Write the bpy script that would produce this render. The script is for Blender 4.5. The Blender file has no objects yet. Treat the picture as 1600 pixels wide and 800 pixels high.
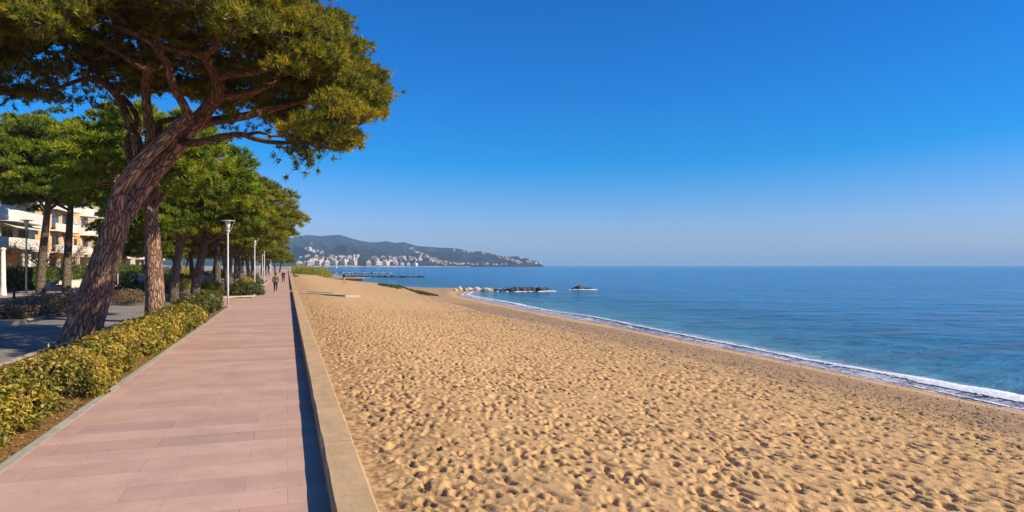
import bpy, math, random
import numpy as np
from mathutils import Vector
R = math.radians
S = bpy.context.scene
C = S.collection
rng = np.random.default_rng(7)
random.seed(7)

# ------------------------------------------------------------------ camera, sky, sun
EYE = 2.5; FPX = 1067.0; YAW = R(18.21)
cam_d = bpy.data.cameras.new('camera'); cam = bpy.data.objects.new('camera', cam_d); C.objects.link(cam)
cam.location = (0, 0, EYE); cam.rotation_euler = (R(90), 0, -YAW)
cam_d.sensor_width = 36; cam_d.lens = 36 * FPX / 1600; cam_d.shift_y = 15 / 1600
cam_d.clip_start = 0.1; cam_d.clip_end = 40000
S.camera = cam
SUN_EL, SUN_AZ = 34.5, 124.0                      # azimuth clockwise from +Y (the promenade)
w = bpy.data.worlds.new('World'); S.world = w; w.use_nodes = True
wn = w.node_tree.nodes; wl = w.node_tree.links
sky = wn.new('ShaderNodeTexSky'); sky.sky_type = 'NISHITA'; sky.sun_disc = False
sky.sun_elevation = R(SUN_EL); sky.sun_rotation = R(SUN_AZ)
sky.altitude = 0; sky.air_density = 1.0; sky.dust_density = 0.5; sky.ozone_density = 3.0
hs = wn.new('ShaderNodeHueSaturation'); hs.inputs['Saturation'].default_value = 1.35; hs.inputs['Hue'].default_value = 0.5
bg = wn['Background']; bg.inputs['Strength'].default_value = 0.062
wl.new(sky.outputs[0], hs.inputs['Color'])
_sp = wn.new('ShaderNodeSeparateColor'); _cb = wn.new('ShaderNodeCombineColor'); wl.new(hs.outputs[0], _sp.inputs[0])
def _wm(op, a, b):
    x = wn.new('ShaderNodeMath'); x.operation = op
    for i, v_ in enumerate((a, b)):
        if isinstance(v_, (int, float)): x.inputs[i].default_value = v_
        else: wl.new(v_, x.inputs[i])
    return x.outputs[0]
_r = _wm('MAXIMUM', _wm('MULTIPLY', _wm('SUBTRACT', _sp.outputs[0], 1.55), 1.42), _wm('MULTIPLY', _sp.outputs[0], .03))    # clear, deep blue winter sky
wl.new(_r, _cb.inputs[0]); wl.new(_wm('MULTIPLY', _sp.outputs[1], 1.06), _cb.inputs[1]); wl.new(_wm('MULTIPLY', _sp.outputs[2], 1.76), _cb.inputs[2])
wl.new(_cb.outputs[0], bg.inputs[0])
sd = bpy.data.lights.new('sun', 'SUN'); sun = bpy.data.objects.new('sun', sd); C.objects.link(sun)
sd.energy = 5.0; sd.angle = R(0.5); sd.color = (1.0, 0.86, 0.64)
_d = Vector((math.cos(R(SUN_EL)) * math.sin(R(SUN_AZ)), math.cos(R(SUN_EL)) * math.cos(R(SUN_AZ)), math.sin(R(SUN_EL))))
sun.rotation_euler = _d.to_track_quat('Z', 'Y').to_euler(); sun.location = (30, -20, 60)
S.view_settings.view_transform = 'Standard'; S.view_settings.look = 'None'
S.view_settings.exposure = 0.52; S.view_settings.gamma = 1.0; S.view_settings.use_curve_mapping = False
S.render.engine = 'CYCLES'
S.cycles.max_bounces = 6; S.cycles.transparent_max_bounces = 8; S.cycles.volume_bounces = 0
S.cycles.diffuse_bounces = 3; S.cycles.glossy_bounces = 2; S.cycles.transmission_bounces = 3
S.cycles.caustics_reflective = False; S.cycles.caustics_refractive = False

# ------------------------------------------------------------------ helpers
FW = np.array([math.sin(YAW), math.cos(YAW), 0]); RT = np.array([math.cos(YAW), -math.sin(YAW), 0])
def P(u, y, d):                                    # where a sight line of the survey meets distance d
    return np.array([0, 0, EYE]) + d * (FW + (u - 800) / FPX * RT) + np.array([0, 0, (415 - y) / FPX * d])
def G(u, y, z=0.0):
    return P(u, y, (EYE - z) * FPX / (y - 415))
def proj(p):
    q = np.asarray(p, float) - np.array([0, 0, EYE]); d = q @ FW
    return 800 + FPX * (q @ RT) / d, 415 - FPX * q[..., 2] / d, d

def mesh_obj(name, verts, faces, mat, parent=None, smooth=False, attrs=None, mats=None, midx=None):
    """verts (n,3); faces: (m,k) array or list of tuples"""
    me = bpy.data.meshes.new(name)
    verts = np.asarray(verts, np.float32)
    if isinstance(faces, np.ndarray):
        m, k = faces.shape
        me.vertices.add(len(verts)); me.vertices.foreach_set('co', verts.ravel())
        me.loops.add(m * k); me.loops.foreach_set('vertex_index', faces.astype(np.int32).ravel())
        me.polygons.add(m); me.polygons.foreach_set('loop_start', np.arange(0, m * k, k, dtype=np.int32))
        me.polygons.foreach_set('loop_total', np.full(m, k, np.int32))
        me.update(calc_edges=True)
    else:
        me.from_pydata([tuple(map(float, v)) for v in verts], [], faces); me.update()
    if smooth: me.polygons.foreach_set('use_smooth', np.ones(len(me.polygons), bool))
    for k_, (typ, dat) in (attrs or {}).items():
        a = me.attributes.new(k_, typ, 'POINT')
        a.data.foreach_set('vector' if typ == 'FLOAT_VECTOR' else 'value', np.asarray(dat, np.float32).ravel())
    for mm in (mats or [mat]): me.materials.append(mm)
    if midx is not None: me.polygons.foreach_set('material_index', np.asarray(midx, np.int32))
    o = bpy.data.objects.new(name, me); C.objects.link(o)
    if parent is not None: o.parent = parent
    return o

class MB:
    def __init__(s): s.v = []; s.f = []; s.tc = []
    def add(s, v, f, tc=None):
        b = len(s.v); v = [tuple(map(float, p)) for p in v]
        s.v += v; s.f += [tuple(i + b for i in q) for q in f]; s.tc += [tuple(map(float, p)) for p in (tc if tc is not None else v)]
    def box(s, x0, x1, y0, y1, z0, z1, rz=0, c=None, tap=0.0):
        v = [(x, y, z) for z in (z0, z1) for (x, y) in ((x0, y0), (x1, y0), (x1, y1), (x0, y1))]
        if tap:
            cx, cy = (x0 + x1) / 2, (y0 + y1) / 2
            v = [(cx + (x - cx) * (1 - tap if z == z1 else 1), cy + (y - cy) * (1 - tap if z == z1 else 1), z) for x, y, z in v]
        if rz:
            cx, cy = c or ((x0 + x1) / 2, (y0 + y1) / 2); co, si = math.cos(rz), math.sin(rz)
            v = [(cx + (x - cx) * co - (y - cy) * si, cy + (x - cx) * si + (y - cy) * co, z) for x, y, z in v]
        s.add(v, [(0, 3, 2, 1), (4, 5, 6, 7), (0, 1, 5, 4), (1, 2, 6, 5), (2, 3, 7, 6), (3, 0, 4, 7)])
        return s
    def tube(s, pts, rad, n=8, cap=True, rough=0.0, seed=0):
        pts = [np.asarray(p, float) for p in pts]; V = []; T = []; F = []
        L = 0.0; up = np.array([0.31, 0.17, 0.93]); prev = None
        r_ = np.random.default_rng(seed)
        for i, p in enumerate(pts):
            d = pts[min(i + 1, len(pts) - 1)] - pts[max(i - 1, 0)]; d = d / (np.linalg.norm(d) + 1e-9)
            a = prev if prev is not None else np.cross(d, np.array([1.0, 0.1, 0.0]))
            a = a - d * (a @ d); a /= (np.linalg.norm(a) + 1e-9); prev = a; b = np.cross(d, a)
            if i: L += np.linalg.norm(p - pts[i - 1])
            for j in range(n):
                t = 2 * math.pi * j / n; rr = rad[i] * (1 + (r_.uniform(-rough, rough) if rough else 0))
                V.append(p + rr * (math.cos(t) * a + math.sin(t) * b)); T.append((rad[0] * math.cos(t), rad[0] * math.sin(t), L))
        for i in range(len(pts) - 1):
            for j in range(n):
                k = (j + 1) % n; F.append((i * n + j, i * n + k, (i + 1) * n + k, (i + 1) * n + j))
        if cap: F.append(tuple(range(n - 1, -1, -1))); F.append(tuple((len(pts) - 1) * n + j for j in range(n)))
        s.add(V, F, T); return s
    def lathe(s, prof, cx=0, cy=0, n=16):
        V = []; F = []
        for (r, z) in prof:
            for j in range(n):
                t = 2 * math.pi * j / n; V.append((cx + r * math.cos(t), cy + r * math.sin(t), z))
        for i in range(len(prof) - 1):
            for j in range(n):
                k = (j + 1) % n; F.append((i * n + j, i * n + k, (i + 1) * n + k, (i + 1) * n + j))
        F.append(tuple(range(n - 1, -1, -1))); F.append(tuple((len(prof) - 1) * n + j for j in range(n)))
        s.add(V, F); return s
    def build(s, name, mat, parent=None, smooth=False):
        return mesh_obj(name, s.v, s.f, mat, parent, smooth, {'tc': ('FLOAT_VECTOR', s.tc)})

def tag(o, label=None, cat=None, group=None, kind=None):
    if label: o['label'] = label
    if cat: o['category'] = cat
    if group: o['group'] = group
    if kind: o['kind'] = kind
    return o
def thing(name, label, cat, loc=(0, 0, 0), rz=0, group=None):
    o = bpy.data.objects.new(name, None); C.objects.link(o); o.location = tuple(map(float, loc)); o.rotation_euler = (0, 0, rz)
    return tag(o, label, cat, group)
def dup(root, loc, rz=0, sc=1.0, label=None, group=None):
    def cp(o, par):
        c = o.copy(); C.objects.link(c)
        if par is not None: c.parent = par
        for ch in kids.get(o.name, []): cp(ch, c)
        return c
    kids = {}
    def walk(o):
        kids[o.name] = list(o.children)
        for q in o.children: walk(q)
    walk(root)
    r = cp(root, None); r.location = tuple(map(float, loc)); r.rotation_euler = (0, 0, rz)
    r.scale = (sc, sc, sc) if np.isscalar(sc) else sc
    if label: r['label'] = label
    if group: r['group'] = group
    return r

# lattice noise
_lat = rng.random((256, 256))
def vnoise(x, y):
    x = np.asarray(x, float); y = np.asarray(y, float)
    xi = np.floor(x).astype(int); yi = np.floor(y).astype(int); fx = x - xi; fy = y - yi
    fx = fx * fx * (3 - 2 * fx); fy = fy * fy * (3 - 2 * fy)
    a = _lat[xi & 255, yi & 255]; b = _lat[(xi + 1) & 255, yi & 255]; c = _lat[xi & 255, (yi + 1) & 255]; d = _lat[(xi + 1) & 255, (yi + 1) & 255]
    return (a * (1 - fx) + b * fx) * (1 - fy) + (c * (1 - fx) + d * fx) * fy
def fbm(x, y, o=4):
    s = 0; a = 1; t = 0
    for i in range(o):
        s = s + a * vnoise(x * 2 ** i + 17.3 * i, y * 2 ** i + 9.1 * i); t += a; a *= .5
    return s / t
def interp(x, pts):
    return np.interp(x, [p[0] for p in pts], [p[1] for p in pts])
def sstep(a, b, x):
    t = np.clip((x - a) / (b - a), 0, 1); return t * t * (3 - 2 * t)

# ------------------------------------------------------------------ materials
class M:
    """tiny node helper"""
    def __init__(s, name):
        s.m = bpy.data.materials.new(name); s.m.use_nodes = True; s.t = s.m.node_tree; s.b = s.t.nodes['Principled BSDF']
        s.out = s.t.nodes['Material Output']
    def n(s, typ, **kw):
        x = s.t.nodes.new(typ)
        for k, v in kw.items():
            if k in x.inputs.keys() if hasattr(x.inputs, 'keys') else False:
                if hasattr(v, 'bl_idname') or isinstance(v, bpy.types.NodeSocket): s.t.links.new(v, x.inputs[k])
                else: x.inputs[k].default_value = v
            else: setattr(x, k, v)
        return x
    def l(s, a, b): s.t.links.new(a, b)
    def coord(s, attr=None, scale=(1, 1, 1)):
        if attr: a = s.t.nodes.new('ShaderNodeAttribute'); a.attribute_name = attr; o = a.outputs['Vector']
        else: o = s.t.nodes.new('ShaderNodeTexCoord').outputs['Object']
        mp = s.t.nodes.new('ShaderNodeMapping'); mp.inputs['Scale'].default_value = scale; s.l(o, mp.inputs[0]); return mp.outputs[0]
    def noise(s, vec, scale=5, detail=4, rough=.55):
        x = s.t.nodes.new('ShaderNodeTexNoise'); x.inputs['Scale'].default_value = scale; x.inputs['Detail'].default_value = detail
        x.inputs['Roughness'].default_value = rough; s.l(vec, x.inputs['Vector']); return x.outputs['Fac']
    def ramp(s, fac, stops):
        x = s.t.nodes.new('ShaderNodeValToRGB'); e = x.color_ramp.elements
        while len(e) < len(stops): e.new(.5)
        for i, (p, c) in enumerate(stops): e[i].position = p; e[i].color = (*c, 1) if len(c) == 3 else c
        s.l(fac, x.inputs[0]); return x.outputs[0]
    def mix(s, fac, a, b, mode='MIX'):
        x = s.t.nodes.new('ShaderNodeMix'); x.data_type = 'RGBA'; x.blend_type = mode
        for v, i in ((fac, 0), (a, 6), (b, 7)):
            if isinstance(v, bpy.types.NodeSocket): s.l(v, x.inputs[i])
            else: x.inputs[i].default_value = v if not isinstance(v, tuple) else (*v, 1)[:4]
        return x.outputs[2]
    def math(s, op, a, b=0.0):
        x = s.t.nodes.new('ShaderNodeMath'); x.operation = op
        for v, i in ((a, 0), (b, 1)):
            if isinstance(v, bpy.types.NodeSocket): s.l(v, x.inputs[i])
            else: x.inputs[i].default_value = v
        return x.outputs[0]
    def bump(s, h, strength=.5, dist=.02, nrm=None):
        x = s.t.nodes.new('ShaderNodeBump'); x.inputs['Strength'].default_value = strength; x.inputs['Distance'].default_value = dist
        s.l(h, x.inputs['Height'])
        if nrm: s.l(nrm, x.inputs['Normal'])
        s.l(x.outputs[0], s.b.inputs['Normal']); return x.outputs[0]
    def col(s, c):
        if isinstance(c, bpy.types.NodeSocket): s.l(c, s.b.inputs['Base Color'])
        else: s.b.inputs['Base Color'].default_value = (*c, 1)
        return s
    def rough(s, r, spec=None):
        if isinstance(r, bpy.types.NodeSocket): s.l(r, s.b.inputs['Roughness'])
        else: s.b.inputs['Roughness'].default_value = r
        if spec is not None: s.b.inputs['Specular IOR Level'].default_value = spec
        return s
def simple(name, c, r=.6, var=.15, sc=3.0, spec=.3, bump=0):
    m = M(name); v = m.coord(); f = m.noise(v, sc, 5)
    c0 = tuple(x * (1 - var) for x in c); c1 = tuple(min(1, x * (1 + var)) for x in c)
    m.col(m.ramp(f, [(.3, c0), (.7, c1)])).rough(r, spec)
    if bump: m.bump(m.noise(v, sc * 6, 4), bump, .02)
    return m.m

# sand
m = M('dry_sand'); v = m.coord()
big = m.noise(v, .25, 3); fine = m.noise(v, 9, 5, .6); gr = m.noise(v, 120, 3, .7)
at = m.n('ShaderNodeAttribute', attribute_name='wet').outputs['Fac']
at2 = m.n('ShaderNodeAttribute', attribute_name='gravel').outputs['Fac']
c = m.mix(m.math('MULTIPLY', fine, .9), (.455, .27, .108), (.605, .375, .162))
c = m.mix(m.ramp(big, [(.35, (0, 0, 0)), (.7, (.5, .5, .5))]), c, (.45, .27, .11))
c = m.mix(m.ramp(gr, [(.42, (0, 0, 0)), (.75, (.55, .55, .55))]), c, (.64, .45, .24))
c = m.mix(m.ramp(m.noise(v, 60, 2, .8), [(.62, (0, 0, 0)), (.78, (.6, .6, .6))]), c, (.20, .12, .06))
# debris blotches close to the wall
de = m.n('ShaderNodeAttribute', attribute_name='debris').outputs['Fac']
c = m.mix(m.math('MULTIPLY', de, m.ramp(m.noise(v, 7, 6, .7), [(.44, (0, 0, 0)), (.60, (1, 1, 1))])), c, (.20, .11, .045))
grv = m.ramp(m.noise(v, 14, 6, .8), [(.25, (.09, .055, .03)), (.45, (.24, .15, .08)), (.6, (.36, .235, .125)), (.8, (.60, .47, .34))])
c = m.mix(at2, c, grv)
c = m.mix(at, c, (.26, .17, .095))
m.col(c); m.rough(m.ramp(at, [(0, (.9, .9, .9)), (.6, (.6, .6, .6)), (1, (.12, .12, .12))]), .35)
h = m.math('ADD', m.math('MULTIPLY', fine, .6), m.math('MULTIPLY', m.noise(v, 38, 4, .6), .35))
h = m.math('MULTIPLY', h, m.math('SUBTRACT', 1.0, at))
m.bump(h, .7, .05); SAND = m.m

# sea
m = M('sea_water'); v = m.coord(None, (1, 1, 1)); g = m.n('ShaderNodeAttribute', attribute_name='shore').outputs['Fac']
wv = m.coord(None, (.55, 1.3, 1)); wv2 = m.coord(None, (.012, .03, 1))
n1 = m.noise(wv, .55, 6, .62); n2 = m.noise(wv, 2.4, 3, .6); n3 = m.noise(wv2, 1.0, 5, .6)
c = m.ramp(g, [(0, (.46, .38, .38)), (.065, (.34, .38, .46)), (.12, (.05, .19, .27)), (.30, (.003, .10, .21)), (.55, (.001, .14, .34)), (1, (.002, .165, .40))])  # pale lilac near the shore: wet sand tone plus painted sky reflection
off = m.ramp(g, [(.10, (0, 0, 0)), (.18, (1, 1, 1))])
c = m.mix(m.math('MULTIPLY', off, m.ramp(n3, [(.42, (0, 0, 0)), (.60, (.45, .45, .45))])), c, (.001, .10, .26))
c = m.mix(m.math('MULTIPLY', off, m.ramp(n1, [(.45, (0, 0, 0)), (.66, (.34, .34, .34))])), c, (.010, .20, .42))  # light and dark of the ripples painted into the water colour
m.col(c).rough(.13, .10); m.b.inputs['IOR'].default_value = 1.333
hh = m.math('ADD', m.math('ADD', n1, m.math('MULTIPLY', n2, .2)), m.math('MULTIPLY', m.noise(m.coord(None, (.10, .24, 1)), 1.0, 3, .5), 3.4))
m.bump(hh, 1.0, .9); SEA = m.m
m = M('foam'); v = m.coord(); m.col(m.ramp(m.noise(v, 6, 5, .7), [(.3, (.62, .66, .70)), (.6, (.86, .88, .90))])).rough(.7, .3)
m.bump(m.noise(v, 14, 4), .6, .04); FOAM = m.m

# paving
m = M('pink_slabs'); v = m.coord()
br = m.n('ShaderNodeTexBrick'); m.l(v, br.inputs['Vector']); br.inputs['Scale'].default_value = 1.0
br.inputs['Brick Width'].default_value = 1.25; br.inputs['Row Height'].default_value = .58; br.inputs['Mortar Size'].default_value = .005
br.inputs['Mortar Smooth'].default_value = .3; br.inputs['Bias'].default_value = 0.0
br.offset = .37; br.offset_frequency = 2
br.inputs['Color1'].default_value = (.54, .335, .24, 1); br.inputs['Color2'].default_value = (.425, .27, .215, 1); br.inputs['Mortar'].default_value = (.24, .15, .12, 1)
# whole-row tone changes
sx = m.n('ShaderNodeSeparateXYZ'); m.l(v, sx.inputs[0])
row = m.math('FLOOR', m.math('DIVIDE', sx.outputs[1], .58)); wn_ = m.n('ShaderNodeTexWhiteNoise'); wn_.noise_dimensions = '1D'; m.l(row, wn_.inputs['W'])
c = m.mix(m.math('MULTIPLY', wn_.outputs['Value'], .75), br.outputs['Color'], (.63, .415, .31))
c = m.mix(m.ramp(m.noise(v, 1.1, 6, .65), [(.4, (0, 0, 0)), (.75, (.6, .6, .6))]), c, (.30, .195, .165))
c = m.mix(m.ramp(m.noise(m.coord(None, (.35, 2.2, 1)), 1.4, 5, .6), [(.5, (0, 0, 0)), (.72, (.5, .5, .5))]), c, (.48, .34, .28))
c = m.mix(m.ramp(m.noise(v, 34, 4, .8), [(.35, (.35, .35, .35)), (.6, (0, 0, 0))]), c, (.28, .17, .13))
c = m.mix(m.ramp(m.noise(v, 2.6, 3, .5), [(.70, (0, 0, 0)), (.76, (.5, .5, .5))]), c, (.36, .22, .09))
m.col(c).rough(.75, .25)
m.bump(m.math('ADD', m.math('MULTIPLY', br.outputs['Fac'], -1.0), m.math('MULTIPLY', m.noise(v, 30, 4), .5)), .5, .006); PAVE = m.m

m = M('wall_concrete'); v = m.coord()
c = m.mix(m.ramp(m.noise(v, 2.0, 6, .7), [(.35, (0, 0, 0)), (.7, (1, 1, 1))]), (.42, .28, .145), (.58, .39, .21))
c = m.mix(m.ramp(m.noise(v, 30, 4, .7), [(.5, (0, 0, 0)), (.72, (.7, .7, .7))]), c, (.24, .19, .12))
c = m.mix(m.ramp(m.noise(v, 90, 3, .8), [(.55, (0, 0, 0)), (.7, (.8, .8, .8))]), c, (.5, .42, .29))
sy = m.n('ShaderNodeSeparateXYZ'); m.l(v, sy.inputs[0]); jt = m.math('LESS_THAN', m.math('MODULO', m.math('ADD', sy.outputs[1], .8), 5.0), .014)
c = m.mix(m.ramp(m.noise(m.coord(None, (3, .5, 1)), 1.2, 6, .75), [(.52, (0, 0, 0)), (.70, (.55, .55, .55))]), c, (.27, .20, .125))
c = m.mix(m.math('MULTIPLY', jt, .8), c, (.12, .09, .06))
m.col(c).rough(.88, .2); m.bump(m.noise(v, 45, 5, .7), .6, .012); CONC = m.m

m = M('kerb_stone'); v = m.coord(); c = m.ramp(m.noise(v, 4, 6, .7), [(.3, (.27, .26, .21)), (.7, (.42, .39, .32))])
m.col(c).rough(.85, .2); m.bump(m.noise(v, 50, 4), .4, .01); KERB = m.m
m = M('pale_kerb'); v = m.coord(); c = m.ramp(m.noise(v, 1.3, 6, .7), [(.3, (.30, .25, .19)), (.7, (.50, .42, .31))])
m.col(c).rough(.85, .2); PKERB = m.m

m = M('planting_soil'); v = m.coord()
c = m.ramp(m.noise(v, 6, 6, .75), [(.3, (.10, .06, .032)), (.5, (.20, .125, .065)), (.7, (.32, .21, .11))])
c = m.mix(m.ramp(m.noise(v, 25, 4, .8), [(.48, (0, 0, 0)), (.62, (1, 1, 1))]), c, (.42, .20, .035))
m.col(c).rough(.95, .1); m.bump(m.noise(v, 22, 5, .7), .9, .05); SOIL = m.m
m = M('sandy_ground'); v = m.coord()
m.col(m.ramp(m.noise(v, 1.0, 6, .7), [(.3, (.26, .20, .135)), (.7, (.42, .34, .24))])).rough(.95, .1); m.bump(m.noise(v, 9, 5), .5, .05); GROUND = m.m
m = M('asphalt'); v = m.coord()
c = m.ramp(m.noise(v, .5, 6, .65), [(.3, (.15, .14, .125)), (.7, (.27, .24, .205))])
c = m.mix(m.ramp(m.noise(v, 40, 3, .8), [(.5, (0, 0, 0)), (.7, (.5, .5, .5))]), c, (.24, .22, .19))
m.col(c).rough(.9, .25); ASPH = m.m

def bark(name, a, b, cc, sc=1.0):
    m = M(name); v = m.coord('tc', (1, 1, .24))
    dv = m.t.nodes.new('ShaderNodeVectorMath'); dv.operation = 'ADD'; nz = m.t.nodes.new('ShaderNodeTexNoise'); nz.inputs['Scale'].default_value = 3.4 * sc; nz.inputs['Detail'].default_value = 5
    m.l(v, nz.inputs['Vector']); s_ = m.t.nodes.new('ShaderNodeVectorMath'); s_.operation = 'SCALE'; s_.inputs['Scale'].default_value = .30 / sc
    m.l(nz.outputs['Color'], s_.inputs[0]); m.l(v, dv.inputs[0]); m.l(s_.outputs[0], dv.inputs[1])
    vo = m.t.nodes.new('ShaderNodeTexVoronoi'); vo.feature = 'DISTANCE_TO_EDGE'; vo.inputs['Scale'].default_value = 9 * sc; m.l(dv.outputs[0], vo.inputs['Vector'])
    vc = m.t.nodes.new('ShaderNodeTexVoronoi'); vc.inputs['Scale'].default_value = 9 * sc; m.l(dv.outputs[0], vc.inputs['Vector'])
    edge = m.ramp(vo.outputs['Distance'], [(.0, (0, 0, 0)), (.16, (1, 1, 1))])
    sp = m.t.nodes.new('ShaderNodeSeparateColor'); m.l(vc.outputs['Color'], sp.inputs[0])
    c = m.mix(sp.outputs[0], a, b)
    c = m.mix(m.ramp(m.noise(v, 30, 4, .7), [(.45, (0, 0, 0)), (.7, (.6, .6, .6))]), c, tuple(x * .55 for x in a))
    c = m.mix(m.ramp(m.noise(v, 1.2, 3), [(.45, (0, 0, 0)), (.6, (.45, .45, .45))]), c, cc)
    c = m.mix(m.ramp(m.noise(v, 2.6, 4, .7), [(.4, (0, 0, 0)), (.65, (.55, .55, .55))]), c, b)
    c = m.mix(edge, (.075, .045, .03), c)
    m.col(c).rough(.9, .15)
    hgt = m.math('ADD', m.ramp(vo.outputs['Distance'], [(0, (0, 0, 0)), (.22, (1, 1, 1))]), m.math('MULTIPLY', m.noise(v, 26, 5), .35))
    m.bump(hgt, 1.0, .06); return m.m
BARK = bark('pine_bark', (.62, .38, .25), (.32, .20, .145), (.52, .43, .36), 1.15)
BARK_RED = bark('pine_limb_bark', (.42, .20, .10), (.27, .15, .09), (.33, .25, .20), 1.6)
BARK_GREY = bark('grey_pine_bark', (.27, .22, .18), (.17, .135, .11), (.22, .20, .18))
BARK_PALE = bark('pale_bark', (.36, .28, .20), (.25, .19, .14), (.30, .26, .22), 1.5)

def foliage(name, stops, trans=.25, rough=.55, nsc=None):
    m = M(name); t = m.n('ShaderNodeAttribute', attribute_name='tint').outputs['Fac']
    c = m.ramp(t, stops)
    m.col(c).rough(rough, .25)
    tr = m.t.nodes.new('ShaderNodeBsdfTranslucent'); m.l(m.mix(.5, c, m.mix(1.0, c, (1.6, 1.5, .5), 'MULTIPLY')), tr.inputs[0])
    mx = m.t.nodes.new('ShaderNodeMixShader'); mx.inputs[0].default_value = trans
    m.l(m.b.outputs[0], mx.inputs[1]); m.l(tr.outputs[0], mx.inputs[2]); m.l(mx.outputs[0], m.out.inputs[0]); return m.m
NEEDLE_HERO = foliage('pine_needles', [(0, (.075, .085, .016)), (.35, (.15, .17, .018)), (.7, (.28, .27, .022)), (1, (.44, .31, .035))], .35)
NEEDLE = foliage('green_pine_needles', [(0, (.045, .075, .010)), (.4, (.13, .195, .016)), (.75, (.26, .33, .022)), (1, (.40, .40, .03))], .35)
NEEDLE_FAR = foliage('olive_pine_needles', [(0, (.05, .07, .012)), (.4, (.16, .19, .018)), (.75, (.31, .31, .024)), (1, (.44, .38, .05))], .35)
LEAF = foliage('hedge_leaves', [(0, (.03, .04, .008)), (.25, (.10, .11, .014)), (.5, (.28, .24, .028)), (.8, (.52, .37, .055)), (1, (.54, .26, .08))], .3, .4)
LEAF_DARK = foliage('dark_shrub_leaves', [(0, (.02, .035, .01)), (.5, (.07, .085, .02)), (.85, (.17, .14, .04)), (1, (.25, .16, .06))], .2, .5)
LEAF_YEL = foliage('yellow_shrub_leaves', [(0, (.12, .13, .01)), (.5, (.33, .29, .02)), (1, (.55, .42, .04))], .3, .5)
LEAF_BARE = foliage('dry_shrub_leaves', [(0, (.10, .065, .04)), (.5, (.23, .16, .10)), (1, (.40, .27, .15))], .2, .6)
LEAF_GRN = foliage('green_hedge_leaves', [(0, (.03, .06, .012)), (.5, (.08, .13, .02)), (1, (.16, .2, .04))], .25, .5)
WOOD = simple('shrub_stem', (.13, .085, .055), .9)

WHITE = simple('white_paint', (.74, .69, .61), .5, .06)
POLE = simple('galvanised_white_pole', (.50, .50, .49), .4, .08, 2, .5)
LAMPGLASS = simple('frosted_lamp_glass', (.6, .64, .66), .2, .05, 2, .6)
DARKM = simple('dark_metal', (.04, .04, .045), .5, .2)
RENDERW = simple('white_render', (.74, .67, .56), .85, .08, .6)
OCHRE = simple('ochre_render', (.68, .42, .18), .85, .12, .6)
PINKR = simple('rose_render', (.58, .40, .29), .85, .12, .6)
CREAM = simple('cream_render', (.66, .56, .42), .85, .1, .6)
m = M('window_glass'); m.col((.035, .05, .06)).rough(.08, .6); GLASS = m.m
ROOF = simple('terracotta_tiles', (.33, .14, .08), .85, .2, 1)

# ================================================================== GROUND
def shoreX(Y):
    return interp(Y, [(-40, 19.5), (5, 18.9), (14, 19.2), (25, 19.9), (40, 20.6), (60, 20.9), (78, 21.2), (90, 22.4), (100, 25.5), (106, 30), (111, 34.5), (116, 30), (122, 22), (140, 16.5), (165, 15), (200, 17), (228, 24), (240, 27), (252, 19), (290, 17), (340, 21), (370, 26), (385, 20), (470, 16), (700, 20), (1000, 32), (1500, 62), (2100, 105)])
def crestX(Y):
    return interp(Y, [(-40, 11), (30, 11), (45, 11.0), (70, 12.3), (95, 14.2), (115, 13.6), (135, 11.5), (165, 8.5), (200, 7.5), (240, 9), (330, 9), (700, 8), (2100, 60)])
def beachZ(X, Y):
    sx_ = shoreX(Y); cx_ = crestX(Y)
    plat = .10 + (-.34 - .10) * sstep(1.0, 11.0, X) - .10 * sstep(60, 200, Y)
    near = 1 - sstep(25, 60, Y)
    low = -1.18
    # steep little drop past the crest, then a gentle foreshore
    t = np.clip((X - cx_) / np.maximum(sx_ - cx_, 1), 0, None)
    prof_near = -1.16 * np.clip(t, 0, 1) ** 1.15
    prof_far = -.86 * sstep(0, .32, t) - .30 * np.clip((t - .3) / .7, 0, 1)
    z = plat + near * prof_near + (1 - near) * prof_far
    base_at_shore = z - np.clip(t - 1, 0, None) * 1.2
    # adjust so the line z = -1.5 sits on the shoreline
    z = np.where(t < 1, z, -1.5 - np.clip(t - 1, 0, None) * 1.0)
    z = z + (-1.5 - (plat - 1.16)) * sstep(.55, 1.0, t) * (t < 1)
    return np.maximum(z, -3.2)

def lin(a, b, st): return np.arange(a, b, st)
ys = [np.arange(-40, 4.2, 1.2)]; y = 4.4; L = []
while y < 2100:
    L.append(y); y += 0.026 if y < 12 else 0.026 * (y / 12) ** 1.55 if y < 60 else y * .012
ys = np.concatenate([ys[0], np.array(L)])
xs = np.concatenate([lin(.84, 8, .022), lin(8, 13, .030), lin(13, 27, .075), lin(27, 62, .8), lin(62, 150, 4)])
XX, YY = np.meshgrid(xs, ys)
Z = beachZ(XX, YY)
# trodden sand: a real relief of footprints and scuffs
gx0, gy0, gs = 0.5, 4.0, .02
GX, GY = int(21 / gs), int(46 / gs); H = np.zeros((GY, GX))
def stamp(n, wx, wy, dep, rim, seed, bias):
    r = np.random.default_rng(seed); K = 16
    jj, ii = np.mgrid[-K:K + 1, -K:K + 1] * gs
    for _ in range(n):
        cx, cy = r.integers(K, GX - K), r.integers(K, GY - K)
        a = bias + r.normal(0, .36); s_ = r.uniform(.7, 1.35)
        p = (ii * math.cos(a) + jj * math.sin(a)) / (wy * s_ * r.uniform(.8, 1.4)); q = (-ii * math.sin(a) + jj * math.cos(a)) / (wx * s_)
        rr = p * p + q * q
        k = -dep * r.uniform(.4, 1.25) * np.exp(-rr ** 1.3) + rim * np.exp(-((np.sqrt(rr) - 1.45) / .45) ** 2) * (0.6 + .5 * np.tanh(q))
        H[cy - K:cy + K + 1, cx - K:cx + K + 1] += k
stamp(46000, .036, .078, .048, .015, 3, 1.72)
stamp(1500, .065, .12, .042, .016, 5, 1.6)
stamp(9000, .03, .045, .03, .01, 6, 1.6)
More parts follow.
